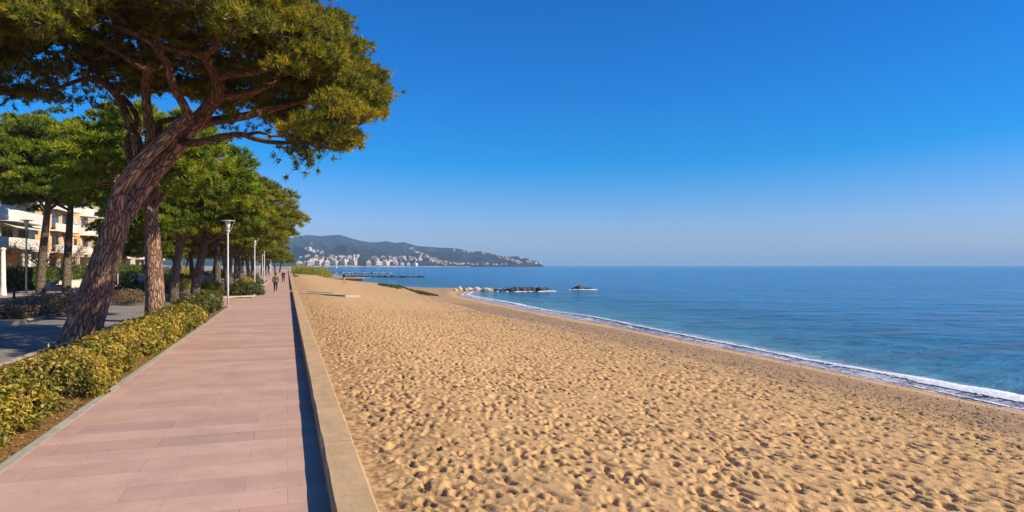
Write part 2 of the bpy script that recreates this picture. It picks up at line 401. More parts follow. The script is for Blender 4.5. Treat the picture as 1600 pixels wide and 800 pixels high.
xg = (gx0 + np.arange(GX) * gs)[None, :]; yg = (gy0 + np.arange(GY) * gs)[:, None]
H += .05 * (fbm(xg * 1.7 + 0 * yg, yg * 1.1 + 0 * xg, 3) - .5) + .022 * (fbm(xg * 8 + 3, yg * 5 + 7, 2) - .5)
H = H * (.75 + .6 * fbm(xg * .45 + 0 * yg + 5, yg * .35 + 0 * xg, 2))
H = np.where(H > .012, .012 + (H - .012) * .38, H)
def sampleH(X, Y):
    fx = np.clip((X - gx0) / gs, 0, GX - 1.001); fy = np.clip((Y - gy0) / gs, 0, GY - 1.001)
    xi = fx.astype(int); yi = fy.astype(int); fx -= xi; fy -= yi
    return (H[yi, xi] * (1 - fx) + H[yi, xi + 1] * fx) * (1 - fy) + (H[yi + 1, xi] * (1 - fx) + H[yi + 1, xi + 1] * fx) * fy
t_ = (XX - crestX(YY)) / (shoreX(YY) - crestX(YY))
fade = (1 - sstep(.42, .72, t_ + .10 * (fbm(XX * .4, YY * .4) - .5))) * sstep(.86, 1.25, XX)
far = .05 * (fbm(XX * 2.6, YY * 1.3, 3) - .5) + .06 * (fbm(XX * .9, YY * .35, 3) - .5)
inn = (YY > 4.2) & (YY < 48)
rel = np.where(inn, sampleH(XX, YY) * (1 - sstep(38, 47, YY)) + far * sstep(38, 47, YY) * 1.3, far)
Z = Z + rel * (.16 + .84 * fade) * (t_ < .99)
wet = sstep(.86, .97, t_ + .05 * (fbm(XX * .5, YY * .25) - .5))
bay = sstep(55, 75, YY) * (1 - sstep(108, 118, YY))
gravel = sstep(-.12, .34, t_ + .34 * (fbm(XX * 1.1, YY * .8) - .5)) * (1 - sstep(.74, .86, t_ + .12 * (fbm(XX * .6 + 4, YY * .3) - .5))) * (.92 - .35 * bay)
gravel = np.maximum(gravel, .8 * bay * np.exp(-((t_ - .62 - .1 * np.sin(YY * .21)) / .06) ** 2))
debris = (1 - sstep(.9, 5.2, XX + 1.3 * fbm(XX * 1.5, YY * .8))) * .9
ny, nx = XX.shape
idx = np.arange(ny * nx).reshape(ny, nx)
F = np.stack([idx[:-1, :-1], idx[:-1, 1:], idx[1:, 1:], idx[1:, :-1]], -1).reshape(-1, 4)
bo = mesh_obj('beach', np.stack([XX, YY, Z], -1).reshape(-1, 3), F, SAND, None, True,
    {'wet': ('FLOAT', wet), 'gravel': ('FLOAT', gravel), 'debris': ('FLOAT', debris)})
tag(bo, kind='structure')

# sea: sheets following the shore, then a far sheet
def xs_sea():
    o = []; d = -3.0
    while d < 9000: o.append(d); d += .12 if d < 8 else .12 * (d / 8) ** 1.35
    return np.array(o)
ds = xs_sea()
ysn = []; y = -60.0
while y < 2150: ysn.append(y); y += .35 if -5 < y < 30 else max(.35, abs(y) * .02)
ysn = np.array(ysn)
DD, Y2 = np.meshgrid(ds, ysn)
k_ = np.exp(-np.clip(DD, 0, None) / 400.)
X2 = shoreX(Y2) * k_ + (1 - k_) * 20 + DD
swell = .05 * (fbm(X2 * .25, Y2 * .12, 3) - .5) * sstep(1, 8, DD)
crest = .16 * np.exp(-((DD - interp(Y2, [(0, 2.0), (15, 1.9), (24, 1.15), (48, 1.0), (65, 1.5), (100, 1.5)]) - .7 * (fbm(Y2 * .06, Y2 * 0 + 3, 3) - .5) * 2) / .55) ** 2) * sstep(.25, .6, fbm(Y2 * .05 + 9, Y2 * 0 + 1, 2)) * (1 - sstep(90, 110, Y2))
swell2 = .07 * np.exp(-((DD - 8 - 2 * fbm(Y2 * .05, Y2 * 0 + 5, 3)) / 1.3) ** 2) + .06 * np.exp(-((DD - 15 - 3 * fbm(Y2 * .04, Y2 * 0 + 8, 3)) / 1.8) ** 2)
Zs = -1.5 + swell + crest + swell2 * (1 - sstep(80, 110, Y2)) + .015
ny, nx = X2.shape; idx = np.arange(ny * nx).reshape(ny, nx)
F = np.stack([idx[:-1, :-1], idx[:-1, 1:], idx[1:, 1:], idx[1:, :-1]], -1).reshape(-1, 4)
shore = np.clip(np.clip(DD, 0, None) / 90., 0, 1) ** .6
# beyond Y=2150 the far sheet continues to the horizon
vb = np.stack([X2, Y2, Zs], -1).reshape(-1, 3)
far_v = []; far_s = []
fy = np.array([2150., 3000, 4500, 7000, 9500, 16000]); fxx = np.array([-200., 800, 2000, 4000, 7000, 12000, 16000])
so = mesh_obj('sea', vb, F, SEA, None, True, {'shore': ('FLOAT', shore)})
tag(so, kind='structure')
FX, FY = np.meshgrid(fxx, fy); n0 = np.stack([FX, FY, np.full_like(FX, -1.5)], -1).reshape(-1, 3)
ny, nx = FX.shape; idx = np.arange(ny * nx).reshape(ny, nx)
F = np.stack([idx[:-1, :-1], idx[:-1, 1:], idx[1:, 1:], idx[1:, :-1]], -1).reshape(-1, 4)
fo = mesh_obj('offing_sea', n0, F, SEA, None, True, {'shore': ('FLOAT', np.ones(len(n0)))}); tag(fo, kind='structure')

# foam: lumpy sheets of white water along the break
yf = []; y = 2.0
while y < 108: yf.append(y); y += .05 if y < 20 else .05 * (y / 20) ** 1.4
yf = np.array(yf); df = np.arange(-.35, 4.4, .05)
D3, Y3 = np.meshgrid(df, yf)
k = fbm(Y3 * .06, Y3 * 0 + 3, 3)
cr = interp(Y3, [(0, 2.0), (15, 1.9), (24, 1.15), (48, 1.0), (65, 1.5), (100, 1.5)]) + .7 * (k - .5) * 2
wid = interp(Y3, [(2, .62), (14, .56), (17, .38), (21, .17), (30, .12), (48, .11), (60, .26), (85, .28), (100, .12)])
tex = fbm(D3 * 2.2, Y3 * 1.1, 5)
m1 = np.exp(-((D3 - cr + .3) / wid) ** 2) * 1.12 - tex * 1.25
edge = .10 + .35 * fbm(Y3 * .25, Y3 * 0 + 6, 3)
m2 = np.exp(-((D3 - edge + .1) / .07) ** 2) * .74 - fbm(D3 * 3, Y3 * 2 + 3, 4)
m3 = (.27 - .05 * sstep(14, 24, Y3)) * sstep(0, .4, D3 - edge) * (1 - sstep(-.6, .2, D3 - cr)) - fbm(D3 * 5.5 + 8, Y3 * 3.2, 5) * 1.06
msk = np.maximum(np.maximum(m1, m2), m3)
Z3 = -1.5 + .015 + .16 * np.exp(-((D3 - cr) / .55) ** 2) * sstep(.25, .6, fbm(Y3 * .05 + 9, Y3 * 0 + 1, 2)) + .012 + .05 * np.clip(msk, 0, .6) + .02 * (fbm(D3 * 9, Y3 * 9, 2))
X3 = shoreX(Y3) + D3
Z3 = np.maximum(Z3, beachZ(X3, Y3) + .02)
ny, nx = X3.shape; idx = np.arange(ny * nx).reshape(ny, nx)
ok = (msk[:-1, :-1] > 0.0)
F = np.stack([idx[:-1, :-1], idx[:-1, 1:], idx[1:, 1:], idx[1:, :-1]], -1)[ok]
ff = mesh_obj('surf_foam', np.stack([X3, Y3, Z3], -1).reshape(-1, 3), F, FOAM, None, True); tag(ff, kind='stuff', label='white surf foam breaking along the sandy shoreline', cat='foam')

# land sheet, promenade, kerb, wall
def sheet(name, x0, x1, y0, y1, z, mat, kind='structure'):
    o = mesh_obj(name, [(x0, y0, z), (x1, y0, z), (x1, y1, z), (x0, y1, z)], [(0, 1, 2, 3)], mat); return tag(o, kind=kind)
sheet('ground', -2500, .9, -60, 2600, -.16, GROUND)
o = MB().box(-3.28, .43, -30, 420, -.25, 0).build('promenade_path', PAVE); tag(o, kind='structure')
b = MB(); y = -30
while y < 44.5:
    b.box(-3.42, -3.283, y, y + .985, -.2, .012 + .004 * math.sin(y * 5)); y += 1.0
tag(b.build('kerb', KERB), kind='structure')
# soil bed with relief
def bed(name, x0, x1, y0, y1, z, mat, st=.1):
    X, Y = np.meshgrid(np.arange(x0, x1 + st, st), np.arange(y0, y1 + st, st))
    Zb = z + .09 * (fbm(X * 2.2, Y * 2.2, 3) - .5) + .03 * (fbm(X * 9, Y * 9, 2) - .5)
    ny, nx = X.shape; i = np.arange(ny * nx).reshape(ny, nx)
    return tag(mesh_obj(name, np.stack([X, Y, Zb], -1).reshape(-1, 3), np.stack([i[:-1, :-1], i[:-1, 1:], i[1:, 1:], i[1:, :-1]], -1).reshape(-1, 4), mat, None, True), kind='structure')
bed('planting_bed', -6.9, -3.42, 2, 45.2, -.03, SOIL)
sheet('paved_opening', -6.9, -3.27, 45.3, 420, -.006, PAVE)
# fallen needles and leaves on the bed
def scatter_flat(name, n, x0, x1, y0, y1, z, size, mat, label, seed, asp=3.0):
    r = np.random.default_rng(seed); x = r.uniform(x0, x1, n); y = y0 + (y1 - y0) * r.random(n) ** 1.6
    a = r.uniform(0, math.pi * 2, n); s = size * r.uniform(.5, 1.4, n)
    d = np.stack([np.cos(a), np.sin(a), r.uniform(-.3, .3, n)], -1) * s[:, None]; e = np.stack([-np.sin(a), np.cos(a), r.uniform(-.3, .3, n)], -1) * (s / asp)[:, None]
    c = np.stack([x, y, z + r.uniform(.0, .025, n)], -1)
    V = np.stack([c - d, c + e, c + d, c - e], 1).reshape(-1, 3); F = np.arange(4 * n).reshape(n, 4)
    o = mesh_obj(name, V, F, mat, None, False, {'tint': ('FLOAT', np.repeat(r.random(n), 4))}); return tag(o, label, 'leaf litter', kind='stuff')
LITTER = foliage('litter', [(0, (.14, .07, .03)), (.5, (.36, .18, .04)), (1, (.50, .33, .12))], .1, .8)
scatter_flat('leaf_litter', 15000, -4.1, -3.43, 4, 42, .0, .022, LITTER, 'orange brown fallen leaves on the soil strip beside the kerb', 11, 2.4)
scatter_flat('fallen_needles', 160, -3.2, .1, 5, 26, .004, .035, LITTER, 'a few dry pine needles lying on the pink paving', 12, 12)

# low wall in three lengths with a stair gap at 57 m
def wall_seg(y0, y1, label, first=False):
    t = thing('promenade_wall', label, 'wall', (.42, y0, 0), 0, 'low concrete walls between promenade and beach')
    n = max(2, int((y1 - y0) / .5)); prof = [(0, -.25), (0, .172), (.028, .2), (.385, .2), (.41, .178), (.41, -.25)]
    V = []; F = []; r = np.random.default_rng(4)
    for i in range(n + 1):
        for (px, pz) in prof: V.append((px + r.normal(0, .004), (y1 - y0) * i / n, pz + r.normal(0, .0018)))
    k = len(prof)
    for i in range(n):
        for j in range(k - 1): F.append((i * k + j, i * k + j + 1, (i + 1) * k + j + 1, (i + 1) * k + j))
    F.append(tuple(range(k))); F.append(tuple(n * k + j for j in range(k - 1, -1, -1)))
    mesh_obj('coping', V, F, CONC, t)
    return t
wall_seg(-30, 69, 'low sand coloured concrete wall nearest the viewer, running up to the beach ramp')
wall_seg(72.5, 138, 'low sand coloured concrete wall beyond the beach ramp')
wall_seg(139, 400, 'farthest length of the low concrete promenade wall')
# wooden ramp across the sand
tag(MB().box(.9, 9.5, 63.4, 64.8, -.3, .13, R(-62), (.9, 64)).box(.9, 5.5, 64.8, 65.4, -.3, .17, R(-62), (.9, 64)).build('beach_walkway', simple('weathered_boards', (.42, .33, .23), .9, .25, 3)), 'weathered pale boardwalk crossing the sand from the wall gap', 'boardwalk')

# car park lane, verge, second lane and pavement left of the trees
sheet('parking_road', -11.2, -7.0, -20, 420, -.12, ASPH)
sheet('outer_road', -19.0, -14.2, -20, 420, -.12, ASPH)
sheet('pavement', -30, -19.25, -20, 420, -.05, simple('pavement_slabs', (.36, .31, .25), .85, .12, .8))
def verge(x0, x1, y0, y1):
    bed('verge', x0 + .15, x1 - .15, y0 + .15, y1 - .15, .0, SOIL, .5)
    b = MB()
    y = y0
    while y < y1 - .5:
        b.box(x1 - .15, x1, y, y + .98, -.16, .06 + random.uniform(-.01, .01)); b.box(x0, x0 + .15, y, y + .98, -.16, .05); y += 1
    x = x0
    while x < x1: b.box(x, min(x + .98, x1), y0 - .15, y0, -.16, .05); b.box(x, min(x + .98, x1), y1, y1 + .15, -.16, .05); x += 1
    tag(b.build('verge_kerb', PKERB), kind='structure')
verge(-14.2, -11.2, 14, 31); verge(-14.2, -11.2, 36, 52); verge(-14.2, -11.2, 57, 90); verge(-14.2, -11.2, 96, 200)
b = MB(); y = -20
while y < 120: b.box(-7.0, -6.85, y, y + .98, -.16, .0); b.box(-19.25, -19.0, y, y + .98, -.16, -.0); y += 1
tag(b.build('road_kerb', PKERB), kind='structure')
# planted islands beside the path farther on
def island(y0, y1, x1=-2.95):
    bed('path_bed', -5.9, x1 - .14, y0 + .2, y1 - .2, .04, SOIL, .3)
    b = MB(); b.tube([(-5.9, y1, .03), (x1, y1 - .3, .03), (x1, y0 + 1.5, .03), (-4.6, y0 - .1, .03), (-6.2, y0 - .3, .03)], [.10] * 5, 4)
    tag(b.build('island_kerb', PKERB), kind='structure')
island(56.5, 69, -2.6); island(73, 86, -2.7); island(91, 120, -2.8)

# ================================================================== VEGETATION
def unit(v): return v / (np.linalg.norm(v, axis=-1, keepdims=True) + 1e-9)
def needles(name, pts, dirs, tint, mat, parent, K=18, Ln=.16, wd=.011, seed=0, spread=.9, tris=True):
    """one foliage mesh: at every shoot K thin needles fan out round its direction"""
    r = np.random.default_rng(seed); N = len(pts)
    base = np.repeat(pts, K, 0) + r.normal(0, Ln * .16, (N * K, 3))
    d = unit(np.repeat(dirs, K, 0) + spread * r.normal(0, 1, (N * K, 3)) * .75)
    ln = Ln * r.uniform(.6, 1.25, N * K)[:, None]
    side = unit(np.cross(d, r.normal(0, 1, (N * K, 3)))) * wd * r.uniform(.7, 1.3, N * K)[:, None]
    V = np.stack([base - side, base + side, base + d * ln], 1).reshape(-1, 3)
    F = np.arange(len(V)).reshape(-1, 3)
    t = np.clip(np.repeat(tint, K) + r.normal(0, .07, N * K), 0, 1)
    return mesh_obj(name, V, F, mat, parent, False, {'tint': ('FLOAT', np.repeat(t, 3))})
def leaves(name, pts, nrm, tint, mat, parent, size=.05, asp=.42, seed=0, jit=.9, fold=.25):
    r = np.random.default_rng(seed); N = len(pts); s = size * r.uniform(.6, 1.35, N)[:, None]
    n = unit(nrm + jit * r.normal(0, 1, (N, 3)) * .6); a = unit(np.cross(n, r.normal(0, 1, (N, 3)))); b = np.cross(n, a)
    c = pts
    V = np.stack([c - a * s, c - b * s * asp + n * s * fold * .5, c + a * s + n * s * fold * r.uniform(-1, 1, N)[:, None], c + b * s * asp + n * s * fold * .5], 1).reshape(-1, 3)
    i = np.arange(N)[:, None] * 4; F = np.concatenate([i + [0, 1, 2], i + [0, 2, 3]], 1).reshape(-1, 3)
    return mesh_obj(name, V, F, mat, parent, False, {'tint': ('FLOAT', np.repeat(np.clip(tint, 0, 1), 4))})
def twig_mesh(mb, p0, p1, r0, r1, sag, n=4, seed=0, segs=4):
    r = np.random.default_rng(seed); p0 = np.asarray(p0); p1 = np.asarray(p1); L = np.linalg.norm(p1 - p0)
    pts = []; rad = []
    for i in range(segs + 1):
        t = i / segs; p = p0 + (p1 - p0) * t + np.array([0, 0, sag * L * math.sin(math.pi * t)]) + (r.normal(0, .035 * L, 3) if 0 < i < segs else 0)
        pts.append(p); rad.append(r0 + (r1 - r0) * t)
    mb.tube(pts, rad, n, False)

# ---- the big leaning pine
def smooth(pts, k=4):
    pts = np.asarray(pts, float); out = []
    n = len(pts)
    for i in range(n - 1):
        p0, p1, p2, p3 = pts[max(i - 1, 0)], pts[i], pts[i + 1], pts[min(i + 2, n - 1)]
        for j in range(k):
            t = j / k
            out.append(.5 * ((2 * p1) + (-p0 + p2) * t + (2 * p0 - 5 * p1 + 4 * p2 - p3) * t * t + (-p0 + 3 * p1 - 3 * p2 + p3) * t ** 3))
    out.append(pts[-1]); return np.array(out)
def limb(mb, spec, n=12, rough=.03, seed=0, k=4):
    """spec: (u, y, distance, half width) surveyed along the limb"""
    a = np.array([list(P(u, y, d)) + [hw * d / FPX] for (u, y, d, hw) in spec]); s = smooth(a, k)
    mb.tube(s[:, :3], np.maximum(s[:, 3], .012), n, True, rough, seed)
    return s
hero = thing('stone_pine', 'large leaning stone pine with forked rust brown trunk and umbrella crown over the promenade', 'tree', tuple(G(122, 543, -.1)))
HB = np.array(hero.location)
tr = MB(); nodes = []
A = limb(tr, [(113, 562, 21.3, 31), (125, 529, 21.2, 28), (142, 478, 21.1, 24), (160, 424, 21, 21.5), (173, 382, 20.9, 19.5), (183, 350, 20.8, 17.5), (190, 328, 20.9, 12)], 26, .035, 1, 6)
Bm = limb(tr, [(179, 372, 21.0, 10), (196, 338, 21.2, 12), (217, 303, 21.35, 12.5), (242, 267, 21.3, 14), (270, 236, 21.2, 13.5), (291, 210, 21.1, 12.5), (311, 187, 21, 11.5)], 20, .03, 2, 5)
A2 = limb(tr, [(171, 385, 20.8, 12), (178, 340, 20.5, 12.5), (186, 303, 20.3, 11.5), (208, 267, 20.2, 11.5), (234, 238, 20.2, 10.5), (256, 219, 20.2, 9.5), (275, 200, 20.2, 10), (297, 182, 20.1, 8)], 20, .03, 3, 5)
TRUNK_OBJ = tr.build('trunk', BARK, None, True)
br = MB()
def L(spec, seed, n=10):
    s = limb(br, spec, n, .03, seed, 4)
    for q in s[::2]: nodes.append(q[:3])
L([(308, 190, 21, 12), (328, 165, 20.8, 11), (339, 147, 20.6, 10.5), (340, 125, 20.4, 9.5), (330, 104, 20.1, 8.5), (319, 86, 19.8, 7.5), (300, 82, 19.5, 6), (275, 78, 19.2, 5), (248, 70, 18.8, 4.5), (215, 52, 18.3, 3.6), (175, 38, 17.8, 2.6)], 11)
L([(320, 88, 19.8, 6.5), (332, 75, 19.6, 5.5), (340, 62, 19.4, 4.6), (342, 40, 19.1, 3.5), (352, 15, 18.7, 2.8), (360, -20, 18.2, 2)], 12)
L([(338, 152, 20.7, 8), (360, 150, 20.9, 7), (385, 146, 21.1, 6.2), (410, 137, 21.3, 5.8), (430, 124, 21.6, 5), (444, 105, 21.9, 4), (452, 80, 22.2, 2.6)], 13)
L([(340, 122, 20.4, 6.5), (360, 116, 20.1, 5.4), (384, 115, 19.8, 4.8), (410, 110, 19.4, 3.8), (440, 102, 19, 3), (480, 90, 18.6, 2)], 14)
L([(300, 203, 21.1, 9), (325, 191, 21.3, 7.8), (355, 186, 21.6, 7), (385, 181, 21.9, 6.2), (412, 174, 22.2, 5.6), (440, 166, 22.4, 5), (472, 157, 22.7, 4.4), (500, 155, 23, 3.6), (530, 152, 23.2, 2.6), (560, 145, 23.5, 1.8)], 15)
L([(470, 158, 22.7, 3.6), (482, 142, 22.8, 3), (486, 125, 23, 2.3), (500, 105, 23.2, 1.6)], 16, 7)
L([(285, 222, 21, 7), (302, 224, 20.6, 6.2), (325, 219, 20.2, 5.5), (350, 213, 19.8, 5), (376, 210, 19.4, 4.5), (398, 217, 19.1, 4), (422, 222, 18.8, 3.5), (452, 223, 18.5, 2.9), (480, 222, 18.2, 2.2), (515, 214, 17.9, 1.6)], 17)
L([(385, 211, 19.3, 3.2), (405, 207, 19.3, 2.6), (430, 213, 19.3, 2.1), (465, 210, 19.4, 1.5)], 18, 6)
L([(216, 252, 20.4, 8), (218, 232, 20.6, 7.6), (208, 206, 20.8, 7), (198, 182, 21, 6.5), (188, 158, 21.2, 6), (172, 138, 21.3, 5), (150, 124, 21.4, 4.2), (128, 124, 21.5, 3.6), (100, 134, 21.6, 3), (72, 141, 21.7, 2.6), (40, 142, 21.8, 2), (-10, 141, 22, 1.4)], 19)
L([(233, 232, 20.3, 9), (236, 208, 20.2, 8), (231, 180, 20.1, 7.3), (228, 150, 20, 6.8), (228, 125, 19.9, 6.3), (228, 108, 19.8, 5.8), (215, 102, 19.6, 4.8), (195, 88, 19.3, 4), (176, 78, 19, 3.3), (150, 60, 18.6, 2.5)], 20)
L([(228, 112, 19.8, 4.5), (240, 108, 19.8, 4.2), (256, 104, 19.9, 3.8), (280, 98, 20, 3)], 21, 7)
L([(296, 185, 20.1, 7.5), (288, 166, 19.9, 6.8), (275, 142, 19.7, 6.3), (266, 120, 19.4, 6), (262, 100, 19.1, 5.6), (252, 85, 18.8, 5), (240, 70, 18.5, 4), (215, 56, 18.1, 3), (190, 46, 17.8, 2.2)], 22)
L([(252, 217, 20.3, 6), (248, 194, 20.7, 4.8), (262, 188, 21, 4.2), (290, 183, 21.4, 3.6), (300, 178, 21.6, 3)], 23, 7)
L([(206, 262, 20.5, 6), (200, 220, 20.9, 5), (215, 190, 21.2, 4.4), (200, 160, 21.6, 3.8), (170, 130, 22, 3), (130, 90, 22.4, 2.4)], 24, 7)
L([(343, 120, 20.3, 4), (372, 90, 21, 3.6), (400, 60, 21.8, 3), (430, 20, 22.6, 2.2)], 25, 7)
L([(228, 118, 20, 4), (215, 60, 21, 3.2), (190, 20, 22, 2.4), (150, -30, 23, 2)], 26, 7)
nodes = np.array(nodes)
# crown: pads on an umbrella shell
ctr = P(232, 208, 20.8); rad = np.array([7.35, 6.6, 5.7])
def inside_poly(u, y, poly):
    c = False; j = len(poly) - 1
    for i in range(len(poly)):
        (xi, yi), (xj, yj) = poly[i], poly[j]
        if (yi > y) != (yj > y) and u < (xj - xi) * (y - yi) / (yj - yi) + xi: c = not c
        j = i
    return c
crown_outline = [(-400, -900), (900, -900), (900, -200), (500, -30), (524, 12), (550, 28), (560, 60), (556, 90), (578, 100), (594, 122), (594, 160), (580, 184), (550, 206), (535, 230), (505, 236), (470, 236), (440, 216), (458, 200), (410, 190), (400, 166), (372, 172), (345, 180), (325, 160), (300, 152), (250, 148), (215, 152), (170, 150), (130, 120), (106, 118), (95, 150), (60, 158), (0, 150), (-400, 190)]
gaps = [((72, 108), 12), ((30, 112), 9), ((432, 152), 10), ((378, 132), 6)]
r = np.random.default_rng(21); pads = []; tries = 0
while len(pads) < 1000 and tries < 90000:
    tries += 1
    d = unit(r.normal(0, 1, 3)); 
    if d[2] < -.12: continue
    lobes = 1 + .07 * math.sin(5 * math.atan2(d[1], d[0]) + 3 * d[2]) + r.normal(0, .02)
    s_ = r.uniform(.72, 1.0) ** .7 * lobes
    p = ctr + d * rad * s_
    if p[2] < 5.3: continue
    u, yy, dep = proj(p)
    if not inside_poly(u, yy, crown_outline): continue
    if dep < 19.3 and yy > 18 + 40 * math.sin(u * .021) and not (u > 430 and dep > 17.3): continue
    if 425 < u < 525 and 118 < yy < 185 and dep < 22.3: continue
    far_ = dep > 21.3 and 20 < yy < 160
    if any((u - g[0]) ** 2 + (yy - g[1]) ** 2 < q * q for g, q in gaps): continue
    if u < 200 and yy > 105 and r.random() < .5: continue
    if any(np.sum((p - q[0]) ** 2) < (.30 if far_ else .42) ** 2 for q in pads): continue
    pads.append((p, d, u, yy))
tw = MB(); pts = []; dr = []; ti = []
pads.sort(key=lambda q: np.min(np.sum((nodes - q[0]) ** 2, 1)))
for i, (p, d, u, yy) in enumerate(pads):
    q = nodes[np.argmin(np.sum((nodes - p) ** 2, 1) + 2.0 * np.maximum(0, nodes[:, 2] - p[2] + .2) ** 2)]
    twig_mesh(tw, q, p - d * .12, .020 + .012 * np.linalg.norm(p - q), .010, -.05, 5, i, 5); nodes = np.vstack([nodes, (q + p) / 2, p - d * .15])
    for _ in range(5):
        e = p + r.normal(0, .34, 3) * [1, 1, .6]; twig_mesh(tw, p - d * .1, e, .012, .005, 0, 3, i * 7 + _, 2)
    R_ = r.uniform(.42, .68); n = int(46 * (R_ / .55) ** 2); tt = r.normal(.50, .16)
    v = unit(r.normal(0, 1, (n, 3))); v[:, 2] = np.abs(v[:, 2]) * .9 - .22; v = v * (r.uniform(.45, 1, (n, 1))) * R_ * [1, 1, .72]
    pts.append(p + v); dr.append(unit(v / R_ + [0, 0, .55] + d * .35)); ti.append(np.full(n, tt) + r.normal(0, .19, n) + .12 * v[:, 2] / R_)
tw_extra = []
# loose fringe hanging at the rim and off the lower limbs
fr = [(20, 150, 21.8), (50, 150, 21.7), (80, 150, 21.6), (112, 152, 21.5), (30, 120, 21), (60, 110, 21), (150, 160, 21.5), (165, 150, 21.3), (470, 236, 18.2), (486, 242, 18), (448, 230, 18.5), (500, 232, 18), (585, 170, 23), (598, 150, 23), (360, 190, 21), (408, 196, 20), (5, 165, 21.9), (130, 140, 21.4), (478, 248, 18.3)]
for i, (u, y_, d_) in enumerate(fr):
    p = P(u, y_, d_); q = nodes[np.argmin(np.sum((nodes - p) ** 2, 1))]; twig_mesh(tw, q, p, .02, .006, .06, 4, 900 + i, 5)
    n = 14; v = r.normal(0, .22, (n, 3)); pts.append(p + v); dr.append(unit(v + [0, 0, .3])); ti.append(r.normal(.25, .1, n))
    for v_ in v: twig_mesh(tw, p, p + v_, .007, .004, 0, 3, i, 2)
pts = np.concatenate(pts); dr = np.concatenate(dr); ti = np.concatenate(ti)
LIMB_OBJ = br.build('limb', BARK_RED, None, True); TWIG_OBJ = tw.build('twig', BARK_GREY, None, True)
CR = needles('crown', pts, dr, ti, NEEDLE_HERO, None, 16, .175, .0175, 5)
for o in (TRUNK_OBJ, LIMB_OBJ, TWIG_OBJ, CR):
    o.parent = hero; o.matrix_parent_inverse.identity(); o.location = -Vector(HB)
print('hero pads', len(pads), 'tufts', len(pts))

# ---- generic pines: three forms, each with trunk, limbs and crown
def make_pine(name, label, h, hb, Rc, seed, lean, mat, barkm, rt=.36, npad=230, fork=True):
    r = np.random.default_rng(seed)
    t = thing(name, label, 'tree')
    mb = MB(); top = np.array([lean[0], lean[1], hb + .5])
    spine = smooth([(0, 0, -.3), (lean[0] * .15, lean[1] * .15, hb * .3), (lean[0] * .6, lean[1] * .6, hb * .7), top], 4)
    mb.tube(spine, np.linspace(rt * 1.15, rt * .62, len(spine)), 14, True, .04, seed); mb.build('trunk', barkm, t, True)
    lb = MB(); nd = []; nl = 9
    c0 = np.array([lean[0] * 1.2, lean[1] * 1.2, hb + (h - hb) * .26]); rd = np.array([Rc, Rc, (h - hb) * .74])
    for k in range(nl):
        a = 2 * math.pi * (k + r.uniform(-.3, .3)) / nl; el = r.uniform(.15, 1.1); s0 = spine[-1 - (k % 3)]
        e = c0 + .74 * rd * np.array([math.cos(a) * math.cos(el), math.sin(a) * math.cos(el), math.sin(el)])
        mid = s0 + (e - s0) * .45 + np.array([0, 0, -.06 * Rc]) + r.normal(0, .2, 3)
        q = smooth([s0, mid, e], 5); lb.tube(q, np.linspace(rt * .36, .05, len(q)), 7, False, .03, k); nd += list(q[3:])
        for m_ in range(3):
            b0 = q[r.integers(4, len(q))]; e2 = b0 + r.normal(0, Rc * .2, 3) * [1, 1, .5] + [0, 0, .3]
            q2 = smooth([b0, (b0 + e2) / 2 + r.normal(0, .15, 3), e2], 3); lb.tube(q2, np.linspace(.08, .03, len(q2)), 5, False); nd += list(q2)
    nd = np.array(nd); pads = []; tr_ = 0
    ph = r.uniform(0, 6, 4)
    while len(pads) < npad and tr_ < 20000:
        tr_ += 1; d = unit(r.normal(0, 1, 3))
        if d[2] < -.34: continue
        az = math.atan2(d[1], d[0]); lob = 1 + .12 * math.sin(3 * az + ph[0]) + .11 * math.sin(5 * az + ph[1] + 4 * d[2]) + .05 * math.sin(7 * d[2] * 2 + ph[2] + az)
        p = c0 + d * rd * lob * r.uniform(.74, 1.0)
        if any(np.sum((p - q[0]) ** 2) < (.085 * Rc + .24) ** 2 for q in pads): continue
        pads.append((p, d))
    P_ = []; D_ = []; T_ = []; tb = MB()
    for i, (p, d) in enumerate(pads):
        q = nd[np.argmin(np.sum((nd - p) ** 2, 1))]; twig_mesh(tb, q, p, .04, .015, -.04, 4, i, 3)
        R_ = r.uniform(.55, .92) * Rc / 5.5; n = int(74 * R_ ** 2 + 8); v = unit(r.normal(0, 1, (n, 3))); v[:, 2] = np.abs(v[:, 2]) - .3
        v = v * r.uniform(.55, 1, (n, 1)) * R_ * [1, 1, .7]
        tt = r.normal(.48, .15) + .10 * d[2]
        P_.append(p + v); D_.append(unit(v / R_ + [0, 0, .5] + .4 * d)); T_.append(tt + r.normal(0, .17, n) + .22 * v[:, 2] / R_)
    lb.build('limb', barkm, t, True); tb.build('twig', barkm, t)
    needles('crown', np.concatenate(P_), np.concatenate(D_), np.concatenate(T_), mat, t, 13, .25, .030, seed)
    return t
used = set()
def put_pine(proto, x, y, rz, sc, label, group=None):
    if proto.name not in used:
        used.add(proto.name); o = proto; o.location = (x, y, -.1); o.rotation_euler = (0, 0, rz); o.scale = (sc,) * 3 if np.isscalar(sc) else sc; o['label'] = label
        if group: o['group'] = group
        return o
    return dup(proto, (x, y, -.1), rz, sc, label, group)
def at(u, v, z=0):
    p = G(u, 415 + v, z); return float(p[0]), float(p[1])
pA = make_pine('umbrella_pine', 'x', 10.6, 5.0, 5.6, 31, (.5, -.3), NEEDLE, BARK_GREY, .37, 300)
pB = make_pine('umbrella_pine', 'x', 10.2, 4.7, 5.9, 32, (.9, .3), NEEDLE_FAR, BARK_GREY, .34, 300)
pC = make_pine('umbrella_pine', 'x', 15.6, 8.4, 6.3, 33, (.8, -.5), NEEDLE, BARK_PALE, .36, 310)
pD = make_pine('umbrella_pine', 'x', 10.0, 5.6, 3.9, 34, (-.25, .2), NEEDLE, BARK, .42, 190)
grp = 'pines in a row along the promenade'
